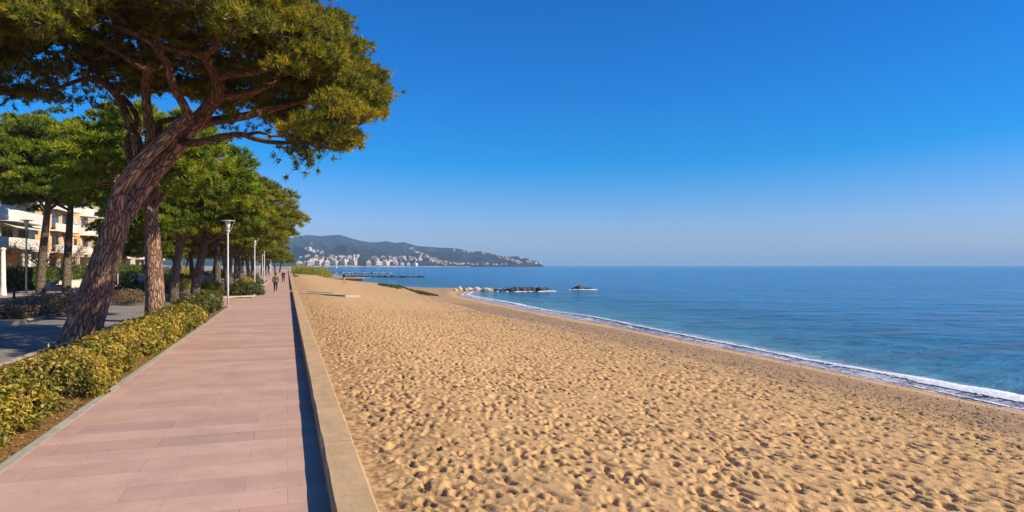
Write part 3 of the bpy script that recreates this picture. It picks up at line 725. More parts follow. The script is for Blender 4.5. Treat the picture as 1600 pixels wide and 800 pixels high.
x, y_ = at(243, 84); put_pine(pD, x, y_, 0, 1.0, 'upright pine with scaly red brown trunk just behind the big leaning pine')
x, y_ = at(271, 55); put_pine(pA, x, y_, .6, (.86, .86, .95), 'dark trunked pine left of the leaning dark trunk behind the hedge end')
x, y_ = at(304, 53); put_pine(pB, x, y_, 0.3, 1.0, 'dark trunked pine leaning right beside the near street lamp')
x, y_ = at(350, 45); put_pine(pA, x - .5, y_, 2.4, (.80, .80, .98), 'olive green pine whose crown reaches over the promenade behind the near lamp')
x, y_ = at(370, 36.5); put_pine(pB, x - .9, y_, 3.6, (.80, .80, .95), 'olive pine standing left of the second street lamp')
for i, (Y_, X_) in enumerate(((86, -6.6), (97, -6.4), (110, -6.6), (124, -6.2), (140, -6.3), (158, -5.6), (178, -5.2), (200, -4.6), (226, -3.6), (256, -2.6))):
    put_pine((pA, pB)[i % 2], X_, Y_, i * 1.3, .93 + .06 * math.sin(i * 2.1) - .02 * (i > 4) * i, 'distant pine in the promenade row beyond the walker', grp)
x, y_ = at(63, 44); put_pine(pC, x, y_, 0, .98, 'tall bright green pine with pale forked trunk in front of the white building')
x, y_ = at(104, 42); put_pine(pC, x, y_, 2.0, 1.02, 'tall pine with slanting dark trunk in front of the ochre building')
put_pine(pC, -29, 52, 4.1, 1.0, 'tall pine at the left edge of the picture with only its crown showing')
g2 = 'pines beyond the car park'
for i, (X_, Y_, s_) in enumerate(((-12.9, 78, .86), (-12.5, 104, .9), (-20.4, 118, .8), (-12.8, 135, .85), (-21, 150, .85), (-13, 170, .9), (-24, 185, .9), (-12, 205, .9))):
    put_pine((pB, pA)[i % 2], X_, Y_, i * 1.9 + 1, s_, ('low green pine on the near verge beyond the parking road, behind the dark trunks', 'pine on the verge behind the second street lamp', 'broad pine before the rose coloured house block', 'green pine on the verge behind the third street lamp')[i] if i < 4 else 'small far pine beyond the parking road', None if i < 4 else g2)

# ---- hedge and shrubs
def hedge(name, label, y0, y1, x0, x1, h, seed, mat, n, size, patch=True, cat='hedge', bare=0.0):
    r = np.random.default_rng(seed); t = thing(name, label, cat, ((x0 + x1) / 2, y0, 0))
    cx = (x0 + x1) / 2; W = (x1 - x0) / 2
    yy = y0 + (y1 - y0) * r.random(n) ** (1.25 if y1 - y0 > 12 else 1.0); th = r.uniform(-.22, math.pi + .22, n)
    dep = 1 - np.abs(r.normal(0, .16, n)); dep = np.where(r.random(n) < .25, r.uniform(.3, .95, n), dep)
    bul = 1 + .42 * (fbm(yy * .9 + seed, th * .8, 3) - .5) * 2 + .75 * (fbm(yy * 3.1 + seed, th * 2.2 + 5, 3) - .5)
    hh = h * (1 - .22 * (1 - sstep(6, 11, yy))) * (.82 + .30 * (fbm(yy * .45 + seed * 3, yy * 0 + 2, 3) - .3))
    ends = np.clip(np.minimum(yy - y0, y1 - yy) / .5, 0.15, 1) ** .5
    c_, s_ = np.cos(th), np.sin(th)
    X = cx + W * np.sign(c_) * np.abs(c_) ** .8 * bul * dep * ends
    Zc = .10 + hh * np.clip(np.abs(s_) ** .75 * np.sign(s_), -.12, 1) * (.85 + .15 * bul) * dep * ends
    Zc = np.maximum(Zc, .04)
    nr = np.stack([c_, r.normal(0, .3, n), s_ * .8 + .3], -1)
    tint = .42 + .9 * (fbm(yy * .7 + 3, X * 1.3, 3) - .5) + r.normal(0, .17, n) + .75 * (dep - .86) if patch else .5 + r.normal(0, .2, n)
    size_l = size * (1 + .035 * np.clip(yy - 8, 0, 40))
    pts_ = np.stack([X - cx, yy - y0, Zc], -1)
    keep = (fbm(yy * 2.3 + 11, th * 1.5 + 3, 3) > .44 + bare) & (r.random(n) < 1.15 - .75 * (fbm(yy * 6, th * 5 + 2, 2)))
    pts_, nr, tint, sl = pts_[keep], nr[keep], tint[keep], size_l[keep]
    # small sprays: four leaves about each point
    K = 3; pp = np.repeat(pts_, K, 0) + r.normal(0, .03, (len(pts_) * K, 3)) * (np.repeat(sl, K)[:, None] / .03)
    rr_ = np.repeat(sl, K)
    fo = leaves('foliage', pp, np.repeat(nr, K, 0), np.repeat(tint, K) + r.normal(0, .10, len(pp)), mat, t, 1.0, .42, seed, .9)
    # scale leaves individually about their centres
    me = fo.data; co = np.empty(len(me.vertices) * 3, np.float32); me.vertices.foreach_get('co', co); co = co.reshape(-1, 4, 3)
    co = pp[:, None, :] + (co - pp[:, None, :]) * rr_[:, None, None]; me.vertices.foreach_set('co', co.astype(np.float32).ravel()); me.update()
    st = MB(); m = int((y1 - y0) * 9)
    for i in range(m):
        yb = r.uniform(.1, y1 - y0 - .1); xb = r.normal(0, W * .35); hz = h * r.uniform(.6, 1.12)
        e = (xb + r.normal(0, W * .6), yb + r.normal(0, .22), hz); twig_mesh(st, (xb, yb, -.05), e, .012, .004, .05, 4, i + seed, 4)
    # upright shoots with paired leaves standing out of the surface
    q_ = int((y1 - y0) * 26); ys_ = (y1 - y0) * r.random(q_) ** (1.25 if y1 - y0 > 12 else 1.0); xs_ = r.uniform(-W * .85, W * .95, q_); hs_ = h * (.70 + .35 * fbm((ys_ + y0) * .45 + seed * 3, ys_ * 0 + 2, 3)) * np.sqrt(np.clip(1 - (xs_ / (W * 1.15)) ** 2, .1, 1)); LP = []; LN = []
    for i in range(q_):
        a = np.array([xs_[i], ys_[i], hs_[i] * .8]); L_ = r.uniform(.12, .32); d_ = unit(np.array([r.normal(.15, .35), r.normal(0, .35), 1.0])); b_ = a + d_ * (L_ + .1); twig_mesh(st, a, b_, .005, .003, 0, 3, i, 2)
        for k in range(7): LP.append(a + (b_ - a) * (k + 1) / 7 + r.normal(0, .018, 3)); LN.append(unit(r.normal(0, 1, 3)) * .7 + [0, 0, .7])
    leaves('shoot_foliage', np.array(LP), np.array(LN), .70 + r.normal(0, .15, len(LP)), mat, t, size * 1.05, .42, seed + 1)
    st.build('stem', WOOD, t)
    return t
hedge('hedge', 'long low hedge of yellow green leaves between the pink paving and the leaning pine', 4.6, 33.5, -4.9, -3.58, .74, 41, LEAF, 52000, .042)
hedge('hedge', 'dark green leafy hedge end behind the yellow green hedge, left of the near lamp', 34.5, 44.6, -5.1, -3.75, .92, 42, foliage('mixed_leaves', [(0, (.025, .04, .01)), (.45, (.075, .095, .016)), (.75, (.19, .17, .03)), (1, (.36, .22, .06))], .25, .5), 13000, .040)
def bush(name, label, x, y, rx, ry, h, mat, n, size, seed, group=None, cat='shrub', nst=30):
    r = np.random.default_rng(seed); t = thing(name, label, cat, (x, y, -.04), 0, group)
    d = unit(r.normal(0, 1, (n, 3))); d[:, 2] = np.abs(d[:, 2]); az = np.arctan2(d[:, 1], d[:, 0])
    bul = 1 + .5 * (fbm(az * 1.3 + seed, d[:, 2] * 2.5, 3) - .5) + .25 * (fbm(az * 4 + seed, d[:, 2] * 6, 2) - .5)
    dep = 1 - np.abs(r.normal(0, .22, n)); p = d * [rx, ry, h] * (bul * dep)[:, None]
    tint = .45 + .7 * (fbm(p[:, 0] * 1.5 + 9, p[:, 2] * 2 + 3, 3) - .5) + r.normal(0, .2, n)
    leaves('foliage', p + [0, 0, .05], d, tint, mat, t, size, .45, seed)
    st = MB()
    for i in range(nst):
        dd = unit(r.normal(0, 1, 3)); dd[2] = abs(dd[2]) + .2; twig_mesh(st, (r.normal(0, rx * .15), r.normal(0, ry * .15), 0), dd * [rx, ry, h] * r.uniform(.7, 1.05), .014, .005, .08, 3, i, 4)
    st.build('stem', WOOD, t); return t
x, y_ = at(330, 48); bush('shrub', 'bright yellow green shrub rising behind the hedge end', x, y_, 1.0, .9, 1.35, LEAF_YEL, 5000, .07, 51)
x, y_ = at(386, 47); bush('shrub', 'low dark brown green shrub at the foot of the second lamp', x + .1, y_ + 1.2, 1.3, 1.6, 1.15, LEAF_DARK, 5200, .07, 52)
bush('shrub', 'brown leaved shrub on the island behind the dark shrub', -4.1, 62.5, 1.2, 2.2, 1.0, LEAF_DARK, 4500, .08, 53)
bush('shrub', 'small reddish shrub near the far end of the first island', -3.7, 66.8, .7, 1.2, .9, LEAF_BARE, 2200, .08, 54)
bush('shrub', 'fresh green round shrub beside the walker', -3.9, 76, .9, 1.6, 1.35, LEAF_YEL, 2600, .09, 55)
bush('shrub', 'dark low shrub behind the fresh green shrub', -4.4, 82, 1.2, 2.4, 1.1, LEAF_DARK, 2600, .10, 56)
bush('shrub', 'far shrub at the left of the path beyond the walker', -4.2, 96, 1.2, 4.0, 1.2, LEAF_DARK, 2400, .12, 57)
for i, (u, v, rx, h, mt, lb) in enumerate(((62, 78, 1.5, 1.15, LEAF_BARE, 'sparse dark twiggy bush on the verge, leftmost of the bare hedge'), (98, 74, 1.5, 1.2, LEAF_BARE, 'brown leafless bush on the verge left of the leaning trunk'), (128, 70, 1.4, 1.25, LEAF_BARE, 'brown bush partly hidden by the leaning trunk'), (8, 82, 1.0, .9, LEAF_BARE, 'small bare bush at the left edge of the picture'), (196, 58, 1.6, .95, LEAF_BARE, 'brown bush seen between the leaning trunk and the red brown trunk'), (216, 55, 1.4, .9, LEAF_DARK, 'dark bush just left of the red brown trunk'), (288, 40, 1.6, 1.2, LEAF_YEL, 'light green bush between the two dark trunks'), (262, 42, 1.3, 1.1, LEAF_DARK, 'dark bush behind the left dark trunk'))):
    x, y_ = at(u, v); bush('shrub', lb, x, y_, rx, rx * 1.25, h, mt, 2600, .05, 60 + i, nst=110 if mt is LEAF_BARE else 40)
for i, (X_, Y_, rx, h, mt) in enumerate(((-9.8 - 3, 66, 1.5, 1.3, LEAF_GRN), (-13.0, 80, 1.5, 1.4, LEAF_YEL), (-12.6, 86, 1.4, 1.2, LEAF_GRN), (-12.9, 99, 1.6, 1.5, LEAF_GRN), (-12.7, 108, 1.5, 1.5, LEAF_YEL), (-20.6, 104, 1.8, 1.9, LEAF_GRN), (-20.4, 112, 1.8, 1.9, LEAF_YEL), (-12.9, 120, 1.6, 1.7, LEAF_GRN), (-20.6, 128, 2.0, 2.2, LEAF_GRN), (-12.7, 130, 1.6, 1.6, LEAF_YEL), (-20.6, 140, 2.0, 2.4, LEAF_GRN), (-12.9, 145, 1.8, 1.8, LEAF_GRN), (-21, 160, 2.4, 2.6, LEAF_YEL), (-13, 160, 2.0, 2.0, LEAF_GRN), (-21, 180, 2.6, 2.8, LEAF_GRN))):
    bush('shrub', ('lime' if mt is LEAF_YEL else 'green') + ' shrub on a far verge behind the trunks of the promenade pines', X_, Y_, rx, rx * 2.0, h, mt, 2200, .11, 160 + i, 'shrubs on the far verges')
# clipped green hedges before the houses
def clipped(label, x, y0, y1, h, seed):
    r = np.random.default_rng(seed); t = thing('clipped_hedge', label, 'hedge', (x, y0, -.05)); n = int((y1 - y0) * 420)
    f = r.random(n); yy = r.uniform(0, y1 - y0, n); top = f < .3
    X = np.where(top, r.uniform(-.6, .6, n), .6 + r.normal(0, .07, n)); Zc = np.where(top, h + r.normal(0, .07, n), r.uniform(.05, h, n))
    nr = np.where(top[:, None], [0, 0, 1.0], [1.0, 0, .3])
    leaves('foliage', np.stack([X, yy, Zc], -1), nr, .45 + .8 * (fbm(yy * .8, Zc * 1.2, 3) - .5) + r.normal(0, .16, n), LEAF_GRN, t, .12, .5, seed)
    MB().box(-.55, .5, .05, y1 - y0 - .05, 0, h - .12).build('inner_branches', simple('hedge_core', (.03, .04, .015), .9), t)
clipped('clipped green hedge in front of the white apartment building', -26.6, 70, 97, 2.3, 71)
clipped('darker clipped hedge in front of the ochre building', -26.6, 100, 122, 2.5, 72)
clipped('clipped hedge seen far off between the two brown trunks', -27.2, 128, 168, 2.6, 73)
# small garden trees with bare orange twigs before the facade
def bare_tree(label, x, y, h, seed):
    r = np.random.default_rng(seed); t = thing('bare_tree', label, 'tree', (x, y, -.05)); mb = MB(); mb.tube([(0, 0, 0), (.05, .05, h * .35), (0, .1, h * .55)], [.09, .07, .06], 7); mb.build('trunk', WOOD, t)
    cb = MB(); tips = []
    for i in range(34):
        a = r.uniform(0, 6.28); e = np.array([math.cos(a) * r.uniform(.8, 2.4), math.sin(a) * r.uniform(.8, 2.4), h * r.uniform(.5, 1.0)]); twig_mesh(cb, (0, .05, h * r.uniform(.3, .55)), e, .035, .012, .08, 4, i, 4)
        for k in range(4): e2 = e + r.normal(0, .5, 3); twig_mesh(cb, e * .8 + np.array([0, 0, h * .1]), e2, .014, .006, 0, 3, i * 5 + k, 3); tips.append(e2)
    cb.build('branch', WOOD, t); tips = np.repeat(np.array(tips), 9, 0); tips = tips + r.normal(0, .25, tips.shape)
    leaves('crown', tips, tips * 0 + [0, 0, 1], r.random(len(tips)), foliage('autumn_leaves', [(0, (.12, .07, .02)), (.5, (.30, .18, .04)), (1, (.42, .30, .06))], .3), t, .075, .5, seed)
bare_tree('small tree with orange autumn leaves before the white building', -24.6, 71.5, 4.6, 81)
bare_tree('half bare tree with thin branches right of the pale lamp post', -23.6, 80, 4.8, 82)
bare_tree('rust leaved small tree before the ochre facade', -24.5, 94, 5.2, 83)
# dune plants behind the far beach
def dune(name, label, n, x0, x1, y0, y1, h, seed, mat):
    r = np.random.default_rng(seed); X = r.uniform(x0, x1, n); Y = r.uniform(y0, y1, n); k = fbm(X * .25, Y * .15, 3); ok_ = k > .45; X, Y, k = X[ok_], Y[ok_], k[ok_]
    Zb = np.where(X > .9, beachZ(X, Y), -.1); p = np.stack([X, Y, Zb + r.random(len(X)) * h * (k - .3) * 2.2], -1)
    d = unit(r.normal(0, 1, p.shape)); d[:, 2] = abs(d[:, 2]); tag(leaves(name, p, d, .3 + 1.2 * (k - .45) + r.normal(0, .2, len(X)), mat, None, .2, .5, seed), label, 'ground plants', kind='stuff')
dune('dune_plants', 'low green dune plants on the beach crest above the small bay', 5000, 12.8, 18.0, 84, 103, .16, 91, LEAF_DARK)
dune('dune_scrub', 'green scrub at the far end of the beach', 16000, 1.5, 13, 205, 300, 3.0, 92, NEEDLE_FAR)

# ================================================================== BUILDINGS ON THE LEFT
def rounded(x0, x1, y0, y1, rr, n=5):
    """plan outline, rounded on the +x side"""
    o = [(x0, y0)]
    for k in range(n + 1):
        a = -math.pi / 2 + (math.pi / 2) * k / n; o.append((x1 - rr + rr * math.cos(a), y0 + rr + rr * math.sin(a)))
    for k in range(n + 1):
        a = (math.pi / 2) * k / n; o.append((x1 - rr + rr * math.cos(a), y1 - rr + rr * math.sin(a)))
    return o + [(x0, y1)]
def prism(mb, out, z0, z1):
    n = len(out); mb.add([(x, y, z0) for x, y in out] + [(x, y, z1) for x, y in out], [tuple(range(n - 1, -1, -1)), tuple(range(n, 2 * n))] + [(i, (i + 1) % n, n + (i + 1) % n, n + i) for i in range(n)])
def ringwall(mb, out, z0, z1, th=.14):
    inn = []; c = np.mean(out, 0)
    for x, y in out: inn.append((x - th * (1 if x > out[0][0] + .01 else 0), y + th * np.sign(c[1] - y)))
    n = len(out)
    for i in range(n - 1):
        a, b = out[i], out[i + 1]; p, q = inn[i], inn[i + 1]
        mb.add([(*a, z0), (*b, z0), (*q, z0), (*p, z0), (*a, z1), (*b, z1), (*q, z1), (*p, z1)], [(3, 2, 1, 0), (4, 5, 6, 7), (0, 1, 5, 4), (2, 3, 7, 6), (1, 2, 6, 5), (3, 0, 4, 7)])
def window(t, x, yc, z0, w, h, fm, shutter=None):
    f = MB().box(x, x + .06, yc - w / 2 - .07, yc + w / 2 + .07, z0 - .07, z0 + h + .07).build('window', fm, t)
    MB().box(x + .061, x + .07, yc - w / 2, yc - .03, z0, z0 + h).box(x + .061, x + .07, yc + .03, yc + w / 2, z0, z0 + h).build('pane', GLASS, f)
    if shutter: MB().box(x + .08, x + .12, yc - w / 2, yc + w / 2, z0 + h * .45, z0 + h).build('shutter', shutter, f)
SHUT = simple('pale_shutter', (.62, .60, .55), .6, .05)
AWN = simple('orange_awning', (.50, .22, .08), .8, .2, 2)
GREENSH = simple('green_awning', (.06, .14, .12), .7, .1)
def apartments(label, xf, y0, y1, floors, wallm, balm, seed, bays, g=4.5, fh=3.0, deep=1.7, rr=1.5):
    r = np.random.default_rng(seed); t = thing('apartment_building', label, 'building', (xf, y0, -.05)); Ln = y1 - y0; H = g + fh * floors
    MB().box(-14, 0, 0, Ln, g, H).box(-14, -3.2, .3, Ln - .3, 0, g).build('wall', wallm, t)
    MB().box(-14.3, .25, -.25, Ln + .25, H, H + .35).build('roof', balm, t)
    nb = len(bays)
    for k in range(nb + 1):
        MB().box(-.45, 0, Ln * k / nb + (.02 if k == 0 else -.22), Ln * k / nb + (.45 if k == 0 else .22 if k < nb else -.02), 0, g).build('column', balm, t)
    for k in range(nb * 2):
        window(t, -3.2, Ln * (k + .5) / (nb * 2), .3, Ln / nb / 2 * .5, 2.4, SHUT)
    for fl in range(floors):
        z = g + fl * fh; a = 0
        for bi, kind in enumerate(bays):
            ya, yb = Ln * bi / nb, Ln * (bi + 1) / nb; m_ = (ya + yb) / 2
            if kind == 'B':
                o = rounded(.003, deep, ya + .15, yb - .15, rr); mb = MB(); prism(mb, o, z - .12, z + .12); bl = mb.build('balcony', balm, t)
                mb = MB(); ringwall(mb, o, z + .12, z + 1.08); mb.build('parapet', balm, bl)
                for s_ in (-1, 1): window(t, .003, m_ + s_ * (yb - ya) * .22, z + .15, (yb - ya) * .28, 2.15, SHUT, SHUT if r.random() < .4 else None)
                if r.random() < .45:
                    q = MB(); q.add([(.1, ya + .6, z + 2.75), (.1, yb - .6, z + 2.75), (deep + .1, yb - .6, z + 2.15), (deep + .1, ya + .6, z + 2.15), (.1, ya + .6, z + 2.79), (.1, yb - .6, z + 2.79), (deep + .1, yb - .6, z + 2.19), (deep + .1, ya + .6, z + 2.19)], [(0, 1, 2, 3), (7, 6, 5, 4), (0, 4, 5, 1), (1, 5, 6, 2), (2, 6, 7, 3), (3, 7, 4, 0)]); q.build('awning', (GREENSH, AWN, SHUT)[r.integers(0, 3)], t)
            elif kind == 'L':
                MB().box(-.001, .9, ya + .1, yb - .1, z - .1, z + .1).box(.76, .9, ya + .1, yb - .1, z + .1, z + 1.0).build('balcony', balm, t)
                window(t, .003, m_, z + .15, (yb - ya) * .62, 2.2, SHUT)
            else:
                window(t, .003, m_, z + .9, min(1.5, (yb - ya) * .4), 1.35, SHUT, SHUT if r.random() < .5 else None)
    return t
apartments('white apartment building with long curved balconies on columns', -29.5, 64, 97.2, 4, RENDERW, WHITE, 1, ['B', 'B', 'B'], 4.5)
apartments('ochre apartment building with white balconies partly hidden by pines', -30.8, 98.4, 127, 4, OCHRE, WHITE, 2, ['L', 'W', 'L', 'B', 'W', 'B'], 4.4, rr=1.2)
apartments('cream apartment building seen between the two brown trunks', -30.2, 132, 158, 3, CREAM, WHITE, 3, ['B', 'W', 'B', 'W'], 4.0)
apartments('rose coloured house block farther along the seafront', -31, 164, 196, 3, PINKR, WHITE, 4, ['L', 'W', 'L', 'W', 'L'], 4.0)
# low white garden wall and garden gate posts
t = thing('garden_wall', 'low white wall in front of the ochre building', 'wall', (-24.2, 84, -.05)); MB().box(-.12, .12, 0, 30, 0, .75).build('masonry', RENDERW, t); MB().box(-.17, .17, -.05, 30.05, .753, .83).build('coping', WHITE, t)

# white entrance posts
def white_post(label, x, y, h):
    t = thing('white_post', label, 'post', (x, y, -.05)); MB().lathe([(.30, 0), (.26, .12), (.20, .9), (.15, h)], n=12).build('shaft', WHITE, t, True); MB().lathe([(.22, h), (.22, h + .12), (.05, h + .2)], n=12).build('cap', WHITE, t)
x, y_ = at(5, 46); white_post('tapered white post at the left picture edge', x, y_, 3.9)
x, y_ = at(46, 35); white_post('tapered white post behind the pale lamp post', x, y_, 3.6)

# ================================================================== STREET FURNITURE
def street_lamp(label, x, y, h, rz=0, group=None, s=1.0):
    t = thing('street_lamp', label, 'street lamp', (x, y, -.02), rz, group)
    MB().lathe([(.17, 0), (.17, .025), (.075, .03)], n=14).build('base_plate', POLE, t)
    MB().lathe([(.062, .03), (.058, 1.0), (.045, h - .75)], n=14).build('pole', POLE, t, True)
    MB().lathe([(.06, h - .76), (.10, h - .70), (.10, h - .62), (.06, h - .60)], n=14).build('collar', POLE, t, True)
    MB().lathe([(.09, h - .60), (.13, h - .35), (.17, h - .09), (.17, h - .075)], n=18).build('lantern', LAMPGLASS, t, True)
    MB().lathe([(.22, h - .07), (.43, h - .045), (.42, h - .02), (.10, h + .01)], n=24).build('lamp_shade', POLE, t)
    MB().tube([(.03, 0, h - .85), (.16, 0, h - .62), (.30, 0, h - .25), (.42, 0, h - .045)], [.012] * 4, 6).build('bracket', POLE, t)
    return t
x, y_ = at(366, 62.5); x = -3.52
l0 = street_lamp('tall white street lamp at the end of the hedge, nearest lamp', x, y_, 5.35)
x, y_ = at(398, 39.5); dup(l0, (x, y_, -.02), .4, .98, 'second white street lamp among the shrubs left of the walker')
x, y_ = at(413, 30.5); dup(l0, (x, y_, -.02), .4, .98, 'third white street lamp half hidden behind the second')
x, y_ = at(41, 43.5); dup(l0, (x, y_, -.02), 1.0, (1.25, 1.25, 1.24), 'thick pale lamp post on the left pavement before the white building')
for i, (u, v, s_) in enumerate(((184, 31, .9), (254, 29, .9), (283, 24, .8))):
    x, y_ = at(u, v); dup(l0, (x, y_, -.02), 1.3, (1.1, 1.1, s_), ('white lamp post between the leaning trunk and the red brown trunk', 'white lamp post just right of the red brown trunk', 'white lamp post between the two dark trunks')[i])
for i in range(6): dup(l0, (-3.6 - .3 * (i % 3), 100 + i * 19, 0),   .5, (1.0, 1.0, .9), 'distant white lamp post in the row along the promenade', 'distant lamps along the promenade')
def bollard_rail(label, x, y, rz):
    t = thing('bench', label, 'bench', (x, y, -.04), rz)
    MB().box(-.22, .22, -.9, .9, .40, .46).build('seat', DARKM, t); MB().box(-.26, -.20, -.9, .9, .55, .95).build('backrest', DARKM, t)
    for s_ in (-1, 1): MB().box(-.24, .2, s_ * .75 - .03, s_ * .75 + .03, 0, .40).box(-.255, -.205, s_ * .75 - .03, s_ * .75 + .03, .40, .56).build('leg', POLE, t)
for u, v, lb in ((80, 36, 'dark bench left of the slanting pine trunk'), (93, 36, 'dark bench touching the slanting pine trunk'), (17, 39, 'dark bench between the two white posts')):
    x, y_ = at(u, v); bollard_rail(lb, x, y_, .1)
t0 = None
for i, (u, v) in enumerate(((22, 55), (70, 42), (128, 42), (150, 40))):
    x, y_ = at(u, v)
    if t0 is None:
        t0 = thing('bollard', 'dark bollard by the left pavement edge near the picture edge', 'bollard', (x, y_, -.05)); MB().lathe([(.09, 0), (.08, .8), (.10, .82), (.10, .9), (.03, .95)], n=10).build('shaft', DARKM, t0, True)
    else: dup(t0, (x, y_, -.05), 0, 1, ('', 'dark bollard beside the forked pale pine trunk', 'dark bollard in front of the low white wall', 'dark bollard nearest the leaning trunk on the pavement')[i])
def car(label, x, y, rz, body):
    t = thing('parked_car', label, 'car', (x, y, -.12), rz)
    prof = [(-2.1, .35), (-2.12, .75), (-1.95, .92), (-1.35, .98), (-.75, 1.42), (.6, 1.46), (1.25, 1.0), (1.95, .88), (2.12, .65), (2.1, .35)]
    def side(pr, w0, w1, zt):
        n = len(pr); V = []
        for s_ in (-1, 1):
            for (a, z) in pr: V.append((s_ * (w0 if z < 1.0 else w1), a, z))
        return V, [tuple(range(n)), tuple(range(2 * n - 1, n - 1, -1))] + [(i, n + i, n + (i + 1) % n, (i + 1) % n) for i in range(n)]
    mb = MB(); mb.add(*side(prof, .86, .68, 0)); mb.build('body', body, t)
    mb = MB(); mb.add(*side([(-1.2, 1.03), (-.76, 1.36), (.55, 1.39), (1.08, 1.03)], .80, .80, 0)); g_ = mb.build('side_window', GLASS, t)
    for a in (-1.3, 1.35):
        for s_ in (-1, 1):
            V = []; n = 14
            for xx in (s_ * .72, s_ * .89): V += [(xx, a + .32 * math.cos(k * 2 * math.pi / n), .32 + .32 * math.sin(k * 2 * math.pi / n)) for k in range(n)]
            q = MB(); q.add(V, [tuple(range(n)), tuple(range(2 * n - 1, n - 1, -1))] + [(k, (k + 1) % n, n + (k + 1) % n, n + k) for k in range(n)]); q.build('wheel', DARKM, t)
    for s_ in (-1, 1): MB().box(s_ * .62 - .15, s_ * .62 + .15, 2.08, 2.14, .62, .76).build('headlight', LAMPGLASS, t)
    return t
CARW = simple('white_car_paint', (.75, .75, .74), .25, .02, 1, .6); CARG = simple('grey_car_paint', (.20, .22, .25), .25, .05, 1, .6)
x, y_ = at(212, 27); car('white parked car seen between the leaning trunk and the red brown trunk', x, y_, .25, CARW)
x, y_ = at(228, 29); car('grey parked car half hidden by the red brown trunk', x, y_, .1, CARG)
x, y_ = at(325, 31); car('dark car parked behind the pines left of the near lamp', x, y_, .1, CARG)

